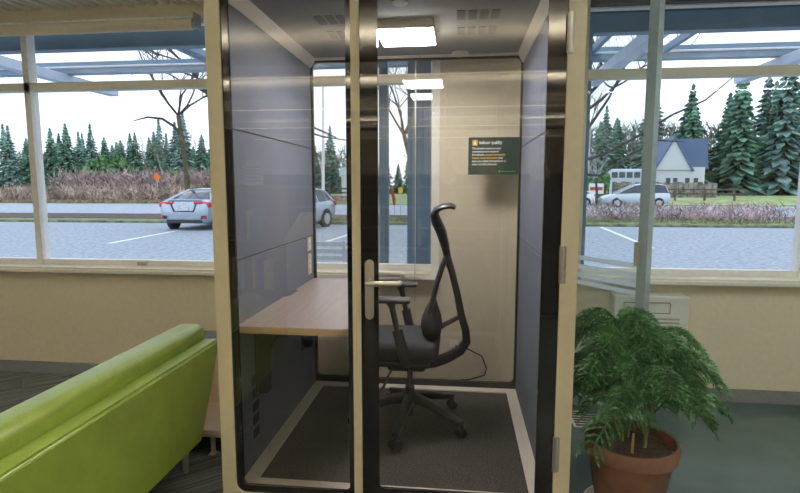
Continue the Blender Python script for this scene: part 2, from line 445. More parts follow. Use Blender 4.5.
# ceiling panel, chamfered perimeter trim
obj('ceiling_panel', box(IX0 + .03, IX1 - .03, BY0 + .024, BY1 - .05, ZCB, ZCB + .018), 'ceilp', booth)
bm = bmesh.new()
prism(bm, [(IX0, 2.262), (IX0 + .006, 2.262), (IX0 + .040, ZCB + .001), (IX0, ZCB + .001)], 'y', BY0 + .024, BY1 - .05)
prism(bm, [(IX1, 2.262), (IX1 - .006, 2.262), (IX1 - .040, ZCB + .001), (IX1, ZCB + .001)], 'y', BY0 + .024, BY1 - .05)
bx(bm, IX0, IX1, BY1 - .10, BY1 - .05, ZCB - .012, ZCB + .001)
obj('ceiling_trim', bm, 'creamin', booth)
# ceiling vents: two groups of eight
for q in (-.025, -.735):
    for k in range(4):
        for ya, yb in ((2.66, 2.80), (2.93, 3.07)):
            obj('ceiling_vent', box(q + k * .056, q + k * .056 + .040, ya, yb, ZCB - .003, ZCB + .002), 'vent', booth)
# lamp
lp = obj('lamp', box(-.44, -.14, 2.74, 3.06, 2.266, ZCB + .002, .012, 3), 'gasket', booth, True)  # near-black housing colour holds the shade of its near face
obj('lamp_diffuser', box(-.435, -.145, 2.745, 3.055, 2.262, 2.272, .003, 2), 'lamp', lp)
bm = bmesh.new(); lathe(bm, [(.036, .012), (.036, .0), (.026, -.006), (.022, -.007), (.014, -.002)], (-.285, 2.52, ZCB - .005), 28); obj('smoke_detector', bm, 'white', booth, True)
bm = bmesh.new(); lathe(bm, [(.052, .012), (.052, -.002), (.044, -.007), (.026, -.011), (.012, -.012)], (-.01, 3.47, ZCB - .012), 28); obj('motion_sensor', bm, 'plate', booth, True)
# floor
obj('booth_carpet', box(IX0 + .06, IX1 - .06, BY0 + .125, BY1 - .13, ZF - .01, ZF), 'carpet', booth)
bm = bmesh.new()
ring(bm, [(IX0, BY0 + .03), (IX1, BY0 + .03), (IX1, BY1 - .06), (IX0, BY1 - .06)], [(IX0 + .07, BY0 + .128), (IX1 - .065, BY0 + .128), (IX1 - .065, BY1 - .135), (IX0 + .07, BY1 - .135)], 'z', ZF - .012, ZF + .008)
obj('floor_trim', bm, 'creamin', booth)
# back pane with black gasket and a vertical seam
YG = BY1 - .055
bp = obj('back_pane', box(IX0 - .005, IX1 + .005, YG, YG + .01, ZF, ZCB), 'backglass', booth)
bm = bmesh.new(); ring(bm, rrect(IX0 - .01, IX1 + .01, ZF - .0, ZCB + .005, .012), rrect(IX0 + .012, IX1 - .012, ZF + .045, ZCB - .022, .035), 'y', YG - .012, YG + .02); obj('gasket', bm, 'gasket', bp)
obj('seam', box(-.300, -.295, YG - .0015, YG + .011, ZF + .045, ZCB - .02), 'alu', bp)
# notice on the back pane
sg = thing('notice', None, None); sg.parent = booth; sg.location = Vector((.05, YG - .004, 1.555)) - booth.location
SX0, SX1, SZ0, SZ1 = .052, .378, 1.558, 1.800
obj('notice_film', box(SX0, SX1, YG - .0022, YG - .0004, SZ0, SZ1), 'sign', sg)
def put(s, x, z, size, m, name, width=None, bold=0.):
    t = text_bm(s, size, width, bold)
    bmesh.ops.transform(t, matrix=Matrix.Translation((x, YG - .0030, z)) @ Matrix.Rotation(PI / 2, 4, 'X'), verts=t.verts)
    obj(name, t, m, sg)
put('indoor quality', SX0 + .068, 1.756, .030, 'signtext', 'heading', .150, .0007)
bm = box(SX0 + .026, SX0 + .058, YG - .0034, YG - .0020, 1.746, 1.782); o = obj('icon', bm, 'signgold', sg)
bm = bmesh.new(); prism(bm, [(SX0 + .032, 1.763), (SX0 + .042, 1.774), (SX0 + .052, 1.763), (SX0 + .049, 1.763), (SX0 + .049, 1.752), (SX0 + .035, 1.752), (SX0 + .035, 1.763)], 'y', YG - .0044, YG - .0032); obj('icon_mark', bm, 'signtext', sg)
for i, (s, w, m) in enumerate((("The booth's exterior and", .182, 'signtext'), ('workstations are made of', .172, 'signtext'),
                               ('Strandboard,', .080, 'signtext'), ('friendly wood alternative', .165, 'signgold'),
                               ('does not contain formaldehyde or', .222, 'signtext'), ('other harmful chemicals.', .163, 'signtext'))):
    put(s, SX0 + .024, 1.722 - i * .0205, .0175, m, 'body_text', w, .0003)
put('an environmentally', SX0 + .110, 1.722 - 2 * .0205, .0175, 'signgold', 'body_text', .130, .0003)
put('that', SX0 + .195, 1.722 - 3 * .0205, .0175, 'signtext', 'body_text', .028, .0003)
bm = bmesh.new(); prism(bm, [(SX0 + .196, 1.577), (SX0 + .203, 1.588), (SX0 + .210, 1.577), (SX0 + .203, 1.571)], 'y', YG - .0034, YG - .0022); obj('icon_mark', bm, 'signgreen', sg)
bm = bmesh.new()
for k in range(9): bx(bm, SX0 + .216 + k * .0095, SX0 + .216 + k * .0095 + .0065, YG - .0034, YG - .0022, 1.576, 1.5815)
obj('small_print', bm, 'signgreen', sg)
# desk
dk = thing('desk', None, None); dk.parent = booth; dk.location = Vector((IX0, 2.9, .85)) - booth.location
def desk_poly(x1, y0, r):
    p = [(IX0 + .001, YG - .02), (IX0 + .001, 3.10), (IX0 + .028, 3.075), (IX0 + .028, 2.93), (IX0 + .001, 2.89), (IX0 + .001, y0)]
    for k in range(7):
        t = -PI / 2 + PI / 2 * k / 6; p.append((x1 - r + r * math.cos(t), y0 + r + r * math.sin(t)))
    p += [(x1, 3.1), (x1 - .10, YG - .02)]; return p
bm = bmesh.new(); prism(bm, desk_poly(-.476, 2.235, .045), 'z', .820, .8475); obj('edge_band', bm, 'edge', dk)
bm = bmesh.new(); prism(bm, desk_poly(-.479, 2.238, .043), 'z', .8475, .850); obj('desktop', bm, 'desk', dk)
for by in (2.47, 3.24):
    pts = [(IX0 + .001, .82), (-.58, .82), (-.58, .795)]
    for k in range(9):
        t = PI / 2 * k / 8; pts.append((-.76 - .17 * math.sin(t), .625 + .17 * math.cos(t)))
    pts += [(-.93, .47), (-.945, .45), (IX0 + .016, .45), (IX0 + .001, .47)]
    bm = bmesh.new(); prism(bm, pts, 'y', by - .012, by + .012); bx(bm, IX0 + .001, IX0 + .007, by - .028, by + .028, .43, .82); obj('bracket', bm, 'bracket', dk)
# wall sockets, low wall vents
for z0, z1 in ((1.052, 1.145), (.895, 1.035)):
    pl = obj('socket_plate', box(IX0, IX0 + .008, 3.375, 3.455, z0, z1, .003), 'plate', booth)
    bm = bmesh.new()
    for q in ((z0 + z1) / 2 - .03, (z0 + z1) / 2 + .012): bx(bm, IX0 + .007, IX0 + .0095, 3.398, 3.432, q, q + .022, .003)
    obj('socket_face', bm, 'white', pl)
for k in range(5):
    z = .235 + k * .068
    bm = bmesh.new(); prism(bm, [(2.395, z), (2.47, z + .0), (2.47, z + .045), (2.395, z + .045)], 'x', IX0 - .002, IX0 + .002); obj('wall_vent', bm, 'vent', booth)

# ------------------------------------------------------------------ office chair (faces the desk, -X)
ch = thing('office_chair', 'dark grey swivel office chair with a looped backrest inside the booth', 'office chair', (-.27, 2.95, ZF), math.radians(0))
Yx = (0, 1, 0)
spine = [(-.02, .365), (.053, .361), (.145, .378), (.22, .410), (.287, .454), (.318, .506), (.312, .57), (.285, .662), (.261, .783), (.231, .902), (.204, .992), (.190, 1.06), (.168, 1.133), (.142, 1.185), (.131, 1.225), (.142, 1.252), (.178, 1.270), (.222, 1.275), (.246, 1.264)]
sw = [.05, .05, .05, .048, .046, .044, .042, .04, .04, .045, .055, .075, .10, .125, .14, .145, .145, .14, .13]
st = [.022, .024, .025, .025, .025, .024, .022, .020, .019, .019, .020, .024, .028, .027, .023, .019, .016, .015, .012]
bm = bmesh.new(); tube(bm, [(x, 0, z) for x, z in spine], st, 14, True, (Yx, sw)); obj('back_frame', bm, 'chair', ch, True, True, 60)
bm = bmesh.new(); fr = [(.208, 1.01), (.176, .935), (.149, .845), (.128, .755), (.108, .69), (.09, .60)]
tube(bm, [(x, 0, z) for x, z in fr], [.016, .016, .016, .016, .015, .012], 14, True, (Yx, [.055, .085, .115, .14, .15, .13])); obj('backrest', bm, 'chair', ch, True, True, 60)
# teardrop lumbar pad
bm = bmesh.new()
padl = [(.126, .752), (.086, .692), (.062, .640), (.058, .600), (.070, .557), (.110, .520)]; padr = [(.131, .752), (.154, .693), (.172, .640), (.178, .600), (.174, .560), (.150, .524)]
rings = []
for (xl, zl), (xr, zr), hw in zip(padl, padr, (.10, .15, .165, .165, .15, .11)):
    cx = (xl + xr) / 2; rx = max(.008, (xr - xl) / 2); rg = []
    for k in range(20):
        t = 2 * PI * k / 20; c, s = math.cos(t), math.sin(t)
        rg.append(bm.verts.new((cx + rx * math.copysign(abs(c) ** .8, c), hw * math.copysign(abs(s) ** .7, s), (zl + zr) / 2)))
    rings.append(rg)
for i in range(5):
    for k in range(20): bm.faces.new((rings[i][k], rings[i][(k + 1) % 20], rings[i + 1][(k + 1) % 20], rings[i + 1][k]))
bm.faces.new(rings[0]); bm.faces.new(rings[-1][::-1]); obj('lumbar_pad', bm, 'chairseat', ch, True, True, 60)
bm = bmesh.new(); tube(bm, [(.172, 0, .587), (.20, 0, .603), (.292, 0, .655)], [.014, .011, .011], 12, True, (Yx, [.03, .022, .02])); obj('back_link', bm, 'chair', ch, True, True, 60)
# seat: rounded slab, wider at the front
bm = bmesh.new(); bx(bm, -.31, .165, -.225, .225, .425, .535, .048, 5)
for v in bm.verts:
    if v.co.z > .5: v.co.z += .012 * (abs(v.co.y) / .225) ** 2 - .012 * max(0, (-.2 - v.co.x) / .11)
    v.co.y *= 1 - .10 * max(0, v.co.x / .165)
obj('seat', bm, 'chairseat', ch, True, True, 60)
bm = bmesh.new(); bx(bm, -.26, .12, -.19, .19, .398, .430, .014, 3); bx(bm, -.13, .09, -.08, .08, .335, .41, .022, 3); obj('seat_pan', bm, 'chair', ch, True, True)
for s in (-1, 1):
    y = s * .232
    bm = bmesh.new(); bx(bm, -.205, .02, y - .040, y + .040, .770, .796, .012, 4); arm = obj('armrest', bm, 'chair', ch, True, True)
    bm = bmesh.new(); tube(bm, [(-.083, y, .772), (-.078, y, .745), (-.060, y, .66), (-.045, y, .59)], [.028, .016, .015, .015], 12, True, (Yx, [.025, .022, .022, .022])); obj('arm_post', bm, 'chair', arm, True, True, 60)
    bm = bmesh.new(); tube(bm, [(-.052, y, .625), (-.03, y, .53), (-.012, y - s * .02, .45), (-.0, y - s * .06, .415), (.0, y - s * .16, .405)], [.027, .027, .028, .020, .018], 12, True, ((0, 1, .3), [.024, .026, .026, .022, .03])); obj('arm_sleeve', bm, 'chair', arm, True, True, 60)
bm = bmesh.new(); cyl(bm, (-.005, 0, .335), (-.005, 0, .19), .016, n=18); obj('gas_spring', bm, 'chair', ch, True, True)
bm = bmesh.new(); cyl(bm, (-.005, 0, .23), (-.005, 0, .055), .027, .024, n=20); hub = obj('hub', bm, 'chair', ch, True, True)
bm = bmesh.new(); tube(bm, [(-.09, -.08, .37), (-.115, -.13, .33), (-.135, -.17, .28), (-.165, -.18, .25)], [.006, .006, .009, .007], 8); obj('height_lever', bm, 'chair', ch, True, True, 60)
for k in range(5):
    a = math.radians(-99 + 72 * k); c, s = math.cos(a), math.sin(a)
    bm = bmesh.new(); tube(bm, [(0, 0, .165), (.12 * c, .12 * s, .145), (.25 * c, .25 * s, .105), (.335 * c, .335 * s, .082)], [.030, .024, .019, .015], 12, True, ((-s, c, 0), [.032, .028, .024, .018]))
    leg = obj('base_leg', bm, 'chair', ch, True, True, 60)
    bm = bmesh.new(); X, Y = .333 * c, .333 * s
    t2 = a + 1.1; ux, uy = math.cos(t2), math.sin(t2)
    for w in (-1, 1): cyl(bm, (X + ux * .008 * w, Y + uy * .008 * w, .030), (X + ux * .026 * w, Y + uy * .026 * w, .030), .030, .027, n=18)
    cyl(bm, (X - ux * .010, Y - uy * .010, .030), (X + ux * .010, Y + uy * .010, .030), .012, n=10)
    cyl(bm, (X, Y, .028), (X, Y, .078), .010, n=10); obj('caster', bm, 'chair', leg, True, True)

# ------------------------------------------------------------------ cord and outlet behind the booth
ot = obj('outlet', box(-.060, .000, YW - .008, YW, .325, .375, .002), 'winwhite'); tag(ot, 'small white wall outlet low behind the booth back pane', 'outlet')
bm = bmesh.new(); tube(bm, [(-.02, YW - .012, .335), (.06, YW - .05, .33), (.17, YW - .06, .28), (.205, YW - .06, .19), (.19, YW - .06, .14), (.09, YW - .06, .105), (-.04, YW - .06, .09), (-.11, YW - .06, .06), (-.13, YW - .06, .01)], .0045, 8)
tag(obj('power_cord', bm, 'cable', None, True), 'thin black power cord hanging below the wall outlet behind the booth', 'cord')

# ------------------------------------------------------------------ lime green sofa, back towards the booth
sf = thing('sofa', 'lime green leather sofa with its back beside the booth', 'sofa', (-1.72, 1.6, 0))
YN = .75
bm = bmesh.new()                                                    # back shell, slanted far end
prof = [(YN, .15), (2.50, .15), (2.57, .30), (2.755, .634), (YN - .12, .634)]
prism(bm, prof, 'x', -1.325, -1.425)
bmesh.ops.bevel(bm, geom=list(bm.edges), offset=.014, segments=3, affect='EDGES'); obj('back_shell', bm, 'lime', sf, True)
bm = bmesh.new(); bx(bm, -1.585, -1.415, YN - .1, 2.79, .47, .715, .055, 5); obj('back_cushion', bm, 'lime', sf, True, angle=60)
bm = bmesh.new(); bx(bm, -2.12, -1.43, YN, 2.52, .17, .43, .05, 4); obj('seat_cushion', bm, 'lime', sf, True, angle=60)
bm = bmesh.new(); bx(bm, -2.05, -1.40, YN + .04, 2.46, .12, .19, .01, 2); obj('sofa_base', bm, 'lime', sf)
for lx in (-1.40, -2.0):
    for ly in (YN + .12, 2.46):
        bm = bmesh.new(); cyl(bm, (lx, ly, 0), (lx, ly, .16), .015, .022, n=14); obj('sofa_leg', bm, 'alu', sf, True)

# ------------------------------------------------------------------ low pink wood bench at the sofa's end
tb = thing('low_bench', 'low pale pink wood bench between the sofa end and the booth', 'bench', (-1.5, 2.95, 0))
obj('bench_board', box(-2.0, -1.13, 2.64, 3.05, .105, .145, .003, 1), 'pinkwood', tb)
obj('bench_back', box(-1.99, -1.20, 3.03, 3.05, .145, .46, .003, 1), 'pinkwood', tb)
for lx, ly in ((-1.345, 2.66), (-1.92, 2.68), (-1.345, 3.0), (-1.92, 3.0)):
    bm = bmesh.new(); bx(bm, lx - .02, lx + .02, ly - .02, ly + .02, 0, .008); cyl(bm, (lx, ly, .0), (lx, ly, .107), .014, n=14); obj('bench_leg', bm, 'steel', tb, True)

nc = thing('lounge_chair', 'navy lounge chair with grey seat beyond the green sofa', 'chair', (-1.75, 3.40, 0))
bm = bmesh.new(); bx(bm, -2.05, -1.52, 3.12, 3.62, .30, .43, .03, 3); obj('seat', bm, 'greyfab', nc, True)
bm = bmesh.new(); prism(bm, [(-1.64, .30), (-1.30, .95), (-1.24, .92), (-1.50, .25)], 'y', 3.14, 3.60)
bmesh.ops.bevel(bm, geom=list(bm.edges), offset=.015, segments=2, affect='EDGES'); obj('backrest', bm, 'navy', nc, True)
for lx in (-2.0, -1.58):
    for ly in (3.17, 3.57):
        bm = bmesh.new(); cyl(bm, (lx, ly, 0), (lx, ly, .31), .014, .016, n=12); obj('leg', bm, 'alu', nc, True)

# ------------------------------------------------------------------ wall heater, glass partition, plant
ht = thing('wall_heater', 'white wall heater under the right window behind the plant', 'heater', (1.28, YW - .06, 0))
obj('casing', box(1.04, 1.52, YW - .13, YW - .001, .18, .755, .008, 2), 'heater', ht)
bm = bmesh.new(); ring(bm, rrect(1.10, 1.40, .638, .712, .006, 2), rrect(1.104, 1.396, .642, .708, .004, 2), 'y', YW - .1325, YW - .129); obj('control_panel', bm, 'gasket', ht)
bm = bmesh.new(); cyl(bm, (1.175, YW - .138, .675), (1.175, YW - .128, .675), .010, n=14); obj('knob', bm, 'gasket', ht)
bm = bmesh.new()
for k in range(14): bx(bm, 1.12, 1.46, YW - .134, YW - .128, .595 - k * .026, .608 - k * .026)
obj('grille', bm, 'paledk', ht)

# partition plane: foot point P0, direction towards the window wall
P0 = Vector((1.055, 3.20, 0)); a = math.radians(35); DV = Vector((-math.sin(a), math.cos(a), 0)); NV = Vector((math.cos(a), math.sin(a), 0))
def pl_box(s0, s1, t0, t1, z0, z1):
    t = box(s0, s1, t0, t1, z0, z1)
    bmesh.ops.transform(t, matrix=Matrix((( DV.x, NV.x, 0, P0.x), (DV.y, NV.y, 0, P0.y), (0, 0, 1, 0), (0, 0, 0, 1))), verts=t.verts); return t
pt = thing('glass_partition', 'glass door leaf with frosted stripes and blue grey stile behind the plant', 'glass door', P0)
obj('glass_leaf', pl_box(.0, .62, -.005, .005, .04, 2.66), 'partglass', pt)
st_ = obj('stile', pl_box(-.055, .006, -.022, .022, .0, 2.68), 'stile', pt)
obj('pull_handle', pl_box(-.012, .012, -.045, -.02, 1.02, 1.16), 'alu', pt)
obj('bottom_rail', pl_box(0, .62, -.018, .018, .01, .09), 'stile', pt)
for z0, z1 in ((1.000, 1.030), (.940, .972), (.885, .917), (.838, .866)):
    obj('frosted_stripe', pl_box(.006, .62, -.0066, -.0052, z0, z1), 'frost', pt)

fg = thing('floor_register', 'dark slotted floor grille behind the potted plant', 'floor grille', (.90, 3.36, 0))
obj('register_frame', box(.72, 1.02, 3.22, 3.46, .0, .006, .002, 1), 'heater', fg)
bm = bmesh.new()
for k in range(6): bx(bm, .735, 1.005, 3.232 + k * .037, 3.255 + k * .037, .004, .0072)
obj('slots', bm, 'groove', fg)

# potted Norfolk-type pine
PC = Vector((.775, 2.36, 0))
pp = thing('potted_plant', 'feathery green pine plant in a brown terracotta pot right of the booth', 'plant', (PC.x, PC.y, .018))
bm = bmesh.new(); lathe(bm, [(.125, .0), (.135, .01), (.178, .265), (.183, .275), (.200, .280), (.203, .335), (.197, .345), (.186, .345), (.180, .30)], (PC.x, PC.y, .018), 48); obj('pot', bm, 'terracotta', pp, True, angle=50)
bm = bmesh.new(); lathe(bm, [(.178, .0), (.15, .012), (.08, .02), (.01, .018)], (PC.x, PC.y, .315), 32); obj('soil', bm, 'soil', pp, True)
sa = bmesh.new(); lathe(sa, [(.15, 0), (.185, .004), (.195, .03), (.188, .03), (.178, .010), (.02, .010)], (PC.x, PC.y, .001), 40); tag(obj('saucer', sa, 'winwhite', None, True), 'pale plant saucer under the brown terracotta pot', 'saucer')
rng = random.Random(3)
stems = [((PC.x - .03, PC.y + .02), (PC.x - .05, PC.y + .06), .86), ((PC.x + .05, PC.y - .03), (PC.x + .09, PC.y - .02), .74), ((PC.x + .0, PC.y + .06), (PC.x + .08, PC.y + .10), .80)]
for (bx_, by_), (tx, ty), top in stems:
    bm = bmesh.new(); tube(bm, [(bx_, by_, .32), ((bx_ + tx) / 2, (by_ + ty) / 2, .58), (tx, ty, top)], [.010, .008, .004], 8); obj('stem', bm, 'stem', pp, True)
bm = bmesh.new(); cyl(bm, (PC.x - .02, PC.y - .09, .325), (PC.x - .017, PC.y - .087, .42), .006, .005, n=8); obj('plant_stake', bm, 'edge', pp)
def frond(o, ang, L, rise, droop, seed):
    """one arching branch with hanging needle-clad branchlets"""
    r = random.Random(seed); bm = bmesh.new()
    d = Vector((math.cos(ang), math.sin(ang), 0)); side = Vector((-d.y, d.x, 0))
    N = 17; P = []
    for i in range(N + 1):
        t = i / N
        P.append(Vector(o) + d * (L * t) + Vector((0, 0, rise * math.sin(min(1, t * 1.15) * PI * .62) - droop * t * t * t)) + side * (.02 * math.sin(t * 5 + seed)))
    tube(bm, P, [.0040 * (1 - .7 * i / N) for i in range(N + 1)], 5)
    def needles(pts, ln):
        for j in range(len(pts) - 1):
            a_, b_ = pts[j], pts[j + 1]; ax = (b_ - a_).normalized(); o1 = ax.orthogonal().normalized(); o2 = ax.cross(o1)
            for m_ in range(5):
                th = r.random() * 2 * PI; rad = o1 * math.cos(th) + o2 * math.sin(th)
                b0 = a_.lerp(b_, r.random()); tip = b0 + (rad * .75 + ax * .9) * ln; w = ax.cross(rad) * .0030
                v = [bm.verts.new(b0 - w), bm.verts.new(b0 + w), bm.verts.new(tip)]; bm.faces.new(v)
    needles(P[2:], .022)
    for i in range(2, N + 1):
        for sgn in (-1, 1):
            t = i / N; ln = (.125 - .075 * abs(t - .35)) * r.uniform(.75, 1.15) * (1.0 if L > .2 else .8)
            q = [P[i]]; cur = Vector(P[i]); v = (side * sgn * .9 + d * .65 + Vector((0, 0, .10))).normalized()
            for s in range(6):
                cur = cur + v * (ln / 6); v = (v + Vector((0, 0, -.17 - .10 * r.random())) + side * r.uniform(-.05, .05)).normalized(); q.append(cur)
            tube(bm, q, [.0016] * 7, 3, False); needles(q, .019)
    return bm
fr_list = []
for si, ((bx_, by_), (tx, ty), top) in enumerate(stems):
    for lev in range(5):
        t = .42 + lev * .14
        px_, py_, pz_ = bx_ + (tx - bx_) * t, by_ + (ty - by_) * t, .32 + (top - .32) * t
        nb = 4 if lev < 4 else 3
        for k in range(nb):
            ang = 2 * PI * k / nb + lev * .8 + si * .5 + rng.uniform(-.25, .25)
            L = (.33 - .03 * lev) * rng.uniform(.85, 1.1)
            front = -math.sin(ang)
            if lev < 2 and front > .3 and -.6 < math.cos(ang) < .55: continue              # the near left of the pot stays open
            cx = px_ + math.cos(ang) * L; cy = py_ + math.sin(ang) * L
            if cx < .54: L = max(.08, L * (px_ - .55) / max(.01, px_ - cx))          # clear of the booth
            if cy > 2.72 and cx > .9: L *= .8
            fr_list.append(((px_, py_, pz_), ang, L, rng.uniform(.06, .12), rng.uniform(.08, .17), len(fr_list)))
for f_ in fr_list: obj('branch', frond(*f_), 'needle', pp)
for f_ in (((PC.x - .05, PC.y + .06, .82), 2.85, .20, .09, .06, 101), ((PC.x - .05, PC.y + .06, .80), 3.3, .21, .075, .10, 102)): obj('branch', frond(*f_), 'needle', pp)

# ------------------------------------------------------------------ library behind the camera (seen in the panes' reflections)
def hung_light(x0, x1, ly, m, label, group, down='tube'):
    t = thing('ceiling_light', label, 'ceiling light', ((x0 + x1) / 2, ly, ZC), 0, group)
    bm = bmesh.new(); bx(bm, x0, x1, ly - .075, ly + .075, ZC - .34, ZC - .30)
    for q in (-.075, .069): bx(bm, x0, x1, ly + q, ly + q + .006, ZC - .30, ZC - .25)
    for q in (x0, x1 - .006): bx(bm, q, q + .006, ly - .069, ly + .069, ZC - .30, ZC - .25)
    obj('housing', bm, 'wallceil', t)
    obj('diffuser', box(x0 + .02, x1 - .02, ly - .03, ly + .03, ZC - .344, ZC - .339), down, t)
    obj('uplight_strip', box(x0 + .02, x1 - .02, ly - .06, ly + .06, ZC - .299, ZC - .285), m, t)
    for k in range(3):
        hx = x0 + (x1 - x0) * (.1 + .4 * k); bm = bmesh.new(); cyl(bm, (hx, ly - .072, ZC - .26), (hx, ly - .072, ZC + .02), .003, n=6); obj('suspension_cable', bm, 'cable', t)
for ly in (-.3, -2.2, -4.2, -6.2):
    hung_light(-4.2, 2.8, ly, 'uplight', 'long warm linear uplight hung below the library ceiling', 'long ceiling uplights')
hung_light(-4.4, -1.25, 2.0, 'fill_cool', 'cool white linear uplight hung above the green sofa', None)  # added out of view to brighten the sofa and window wall
hung_light(.75, 3.2, 2.0, 'fill_day', 'cool white linear uplight hung above the potted plant', None, 'fill_day_down')  # added out of view, shines up and down to brighten the right side
bk = thing('bookcase', 'wooden bookcase reflected in the left pane of the booth', 'bookcase', (-2.41, -.85, 0))
obj('side_panel', box(-1.82, -1.76, -1.0, -.68, 0, 1.5), 'wood', bk); obj('side_panel', box(-3.06, -3.0, -1.0, -.68, 0, 1.5), 'wood', bk)
for z in (.06, .42, .92, 1.46): obj('shelf', box(-3.0, -1.82, -1.0, -.69, z, z + .03), 'wood', bk)
obj('back_panel', box(-3.0, -1.82, -1.02, -1.0, 0, 1.5), 'wood', bk)
bcols = [(.5, .12, .08), (.1, .2, .4), (.6, .5, .3), (.15, .3, .15), (.6, .6, .58), (.35, .1, .2), (.75, .55, .15)]
for i, c in enumerate(bcols): M['book%d' % i] = mat('book_cover_%d' % i, c, .6)
for zz, cnt in ((.45, 16), (.95, 7)):
    x = -1.84
    for k in range(cnt):
        w = rng.uniform(.028, .055); h = rng.uniform(.24, .33)
        o = obj('book', box(x - w, x, -.95, -.72, zz, zz + h, .003, 1), 'book%d' % rng.randrange(7))
        tag(o, 'upright book in the reflected bookcase, one of a row', 'book', 'books in the reflected bookcase'); x -= w + .003
o = obj('display_sign', box(-2.16, -1.97, -.86, -.85, 1.49, 1.72), 'paper'); tag(o, 'white printed notice standing on top of the reflected bookcase', 'sign')
bm = bmesh.new()
for k in range(5): bx(bm, -2.14, -1.99, -.8485, -.8475, 1.53 + k * .035, 1.543 + k * .035)
obj('print_lines', bm, 'printgrey', o)
cp = thing('photocopier', 'pale photocopier reflected in the left pane near the felt wall', 'photocopier', (-1.38, -.7, 0))
obj('cabinet', box(-1.62, -1.14, -.95, -.45, .02, .95, .015, 2), 'copier', cp)
bm = bmesh.new(); prism(bm, [(-.95, .95), (-.45, .95), (-.45, 1.0), (-.95, 1.22)], 'x', -1.62, -1.14); obj('lid', bm, 'copier', cp)
bs = thing('library_shelving', 'tall dark library shelving along the far back of the room', 'bookcase', (-.5, -7.3, 0))
obj('carcass', box(-4.5, 3.2, -7.9, -7.4, 0, 1.75), 'slate', bs)
for z in (.1, .55, 1.0, 1.45): obj('shelf', box(-4.5, 3.2, -7.4, -7.2, z, z + .03), 'wood', bs)
bs2 = thing('dark_display_stand', 'dark display stand reflected in the black door edge', 'display stand', (.9, -1.8, 0))
obj('stand_board', box(.55, 1.75, -1.95, -1.85, .02, 1.55), 'slate', bs2); obj('stand_base', box(.55, 1.75, -2.1, -1.7, 0, .03), 'slate', bs2)
for x in (-.16, .40, .95):
    t = thing('pendant_lamp', 'round tan pendant lamp reflected in the door pane', 'lamp', (x, -2.2, 1.62), 0, 'round pendant lamps')
    bm = bmesh.new(); bmesh.ops.create_uvsphere(bm, u_segments=24, v_segments=14, radius=.115); obj('lamp_shade', bm, 'lampshade', t, True, True)
    bm = bmesh.new(); cyl(bm, (x, -2.2, 1.73), (x, -2.2, ZC - .0), .004, n=6); obj('suspension_cable', bm, 'cable', t)

# ------------------------------------------------------------------ outdoors: canopy, posts
GZ = -.07
for i, (x0, x1) in enumerate(((-.615, -.548), (-.398, -.222), (.865, .925))):
    tag(obj('steel_post', box(x0, x1, 4.02, 4.10 if i != 1 else 4.14, GZ, 2.72), 'blue'),
        ('slim blue steel post outside, left of the wider one behind the chair', 'wide blue steel post outside the window behind the chair', 'blue steel post at the left edge of the right window')[i], 'post')
tag(obj('canopy_ledger', box(-6, 5, 4.03, 4.13, 2.565, 2.725, .004, 1), 'blue'), 'dark blue steel beam close outside the top window panes', 'beam')
cb = thing('canopy_beam', 'dark blue outer canopy beam with a pale pipe outside', 'beam', (-.5, 6, 2.76))
obj('steel_beam', box(-8, 8, 5.96, 6.06, 2.802, 2.94, .004, 1), 'blue', cb)
bm = bmesh.new(); cyl(bm, (-8, 5.94, 2.875), (8, 5.94, 2.875), .012, n=10); obj('pipe', bm, 'pale', cb, True)
for i, x in enumerate((-4.7, 1.60, 3.3)):
    tag(obj('canopy_rafter', box(x - .065, x + .065, 4.13, 6.9, 2.70, 2.80), 'raft'), 'pale grey canopy rafter running out from the window wall to the outer beam', 'rafter', 'pale canopy rafters')
for i, x in enumerate((.95, 1.18, 1.36, 2.1, -2.86, -2.76)):
    tag(obj('canopy_purlin', box(x - .022, x + .022, 4.13, 6.0, 2.86, 2.93), 'blue'), 'thin dark blue canopy bar between the pale rafters', 'beam', 'thin dark canopy bars')

# ground
struct('parking_lot', box(-70, 70, 3.95, 21.2, GZ - .1, GZ), 'asphalt')
struct('kerb_strip', box(-70, 70, 21.2, 22.6, GZ - .1, GZ + .10, .03, 1), 'kerb')
struct('planting_bed', box(-70, 70, 22.6, 26.5, GZ - .1, GZ + .12), 'mulch')
struct('road', box(-120, 120, 26.5, 45, GZ - .1, GZ - .005), 'road')
struct('field', box(-260, 260, 45, 320, GZ - .2, GZ + .05), 'grass')
struct('bank', box(-70, -12, 45.2, 48, GZ - .1, GZ + .35, .2, 2), 'dirt')
for i, (xa, ya, xb, yb) in enumerate(((-9.55, 13.4, -9.95, 18.2), (-3.78, 14.1, -3.35, 19.2), (4.85, 13.9, 5.4, 21.0))):
    d = Vector((xb - xa, yb - ya, 0)).normalized(); n = Vector((-d.y, d.x, 0)) * .06
    bm = bmesh.new(); prism(bm, [(xa - n.x, ya - n.y), (xb - n.x, yb - n.y), (xb + n.x, yb + n.y), (xa + n.x, ya + n.y)], 'z', GZ, GZ + .004)
    tag(obj('parking_line', bm, 'paint'), ('white parking line beside the silver sedan', 'white parking line beside the silver hatchback', 'white parking line seen through the right window')[i], 'parking line')

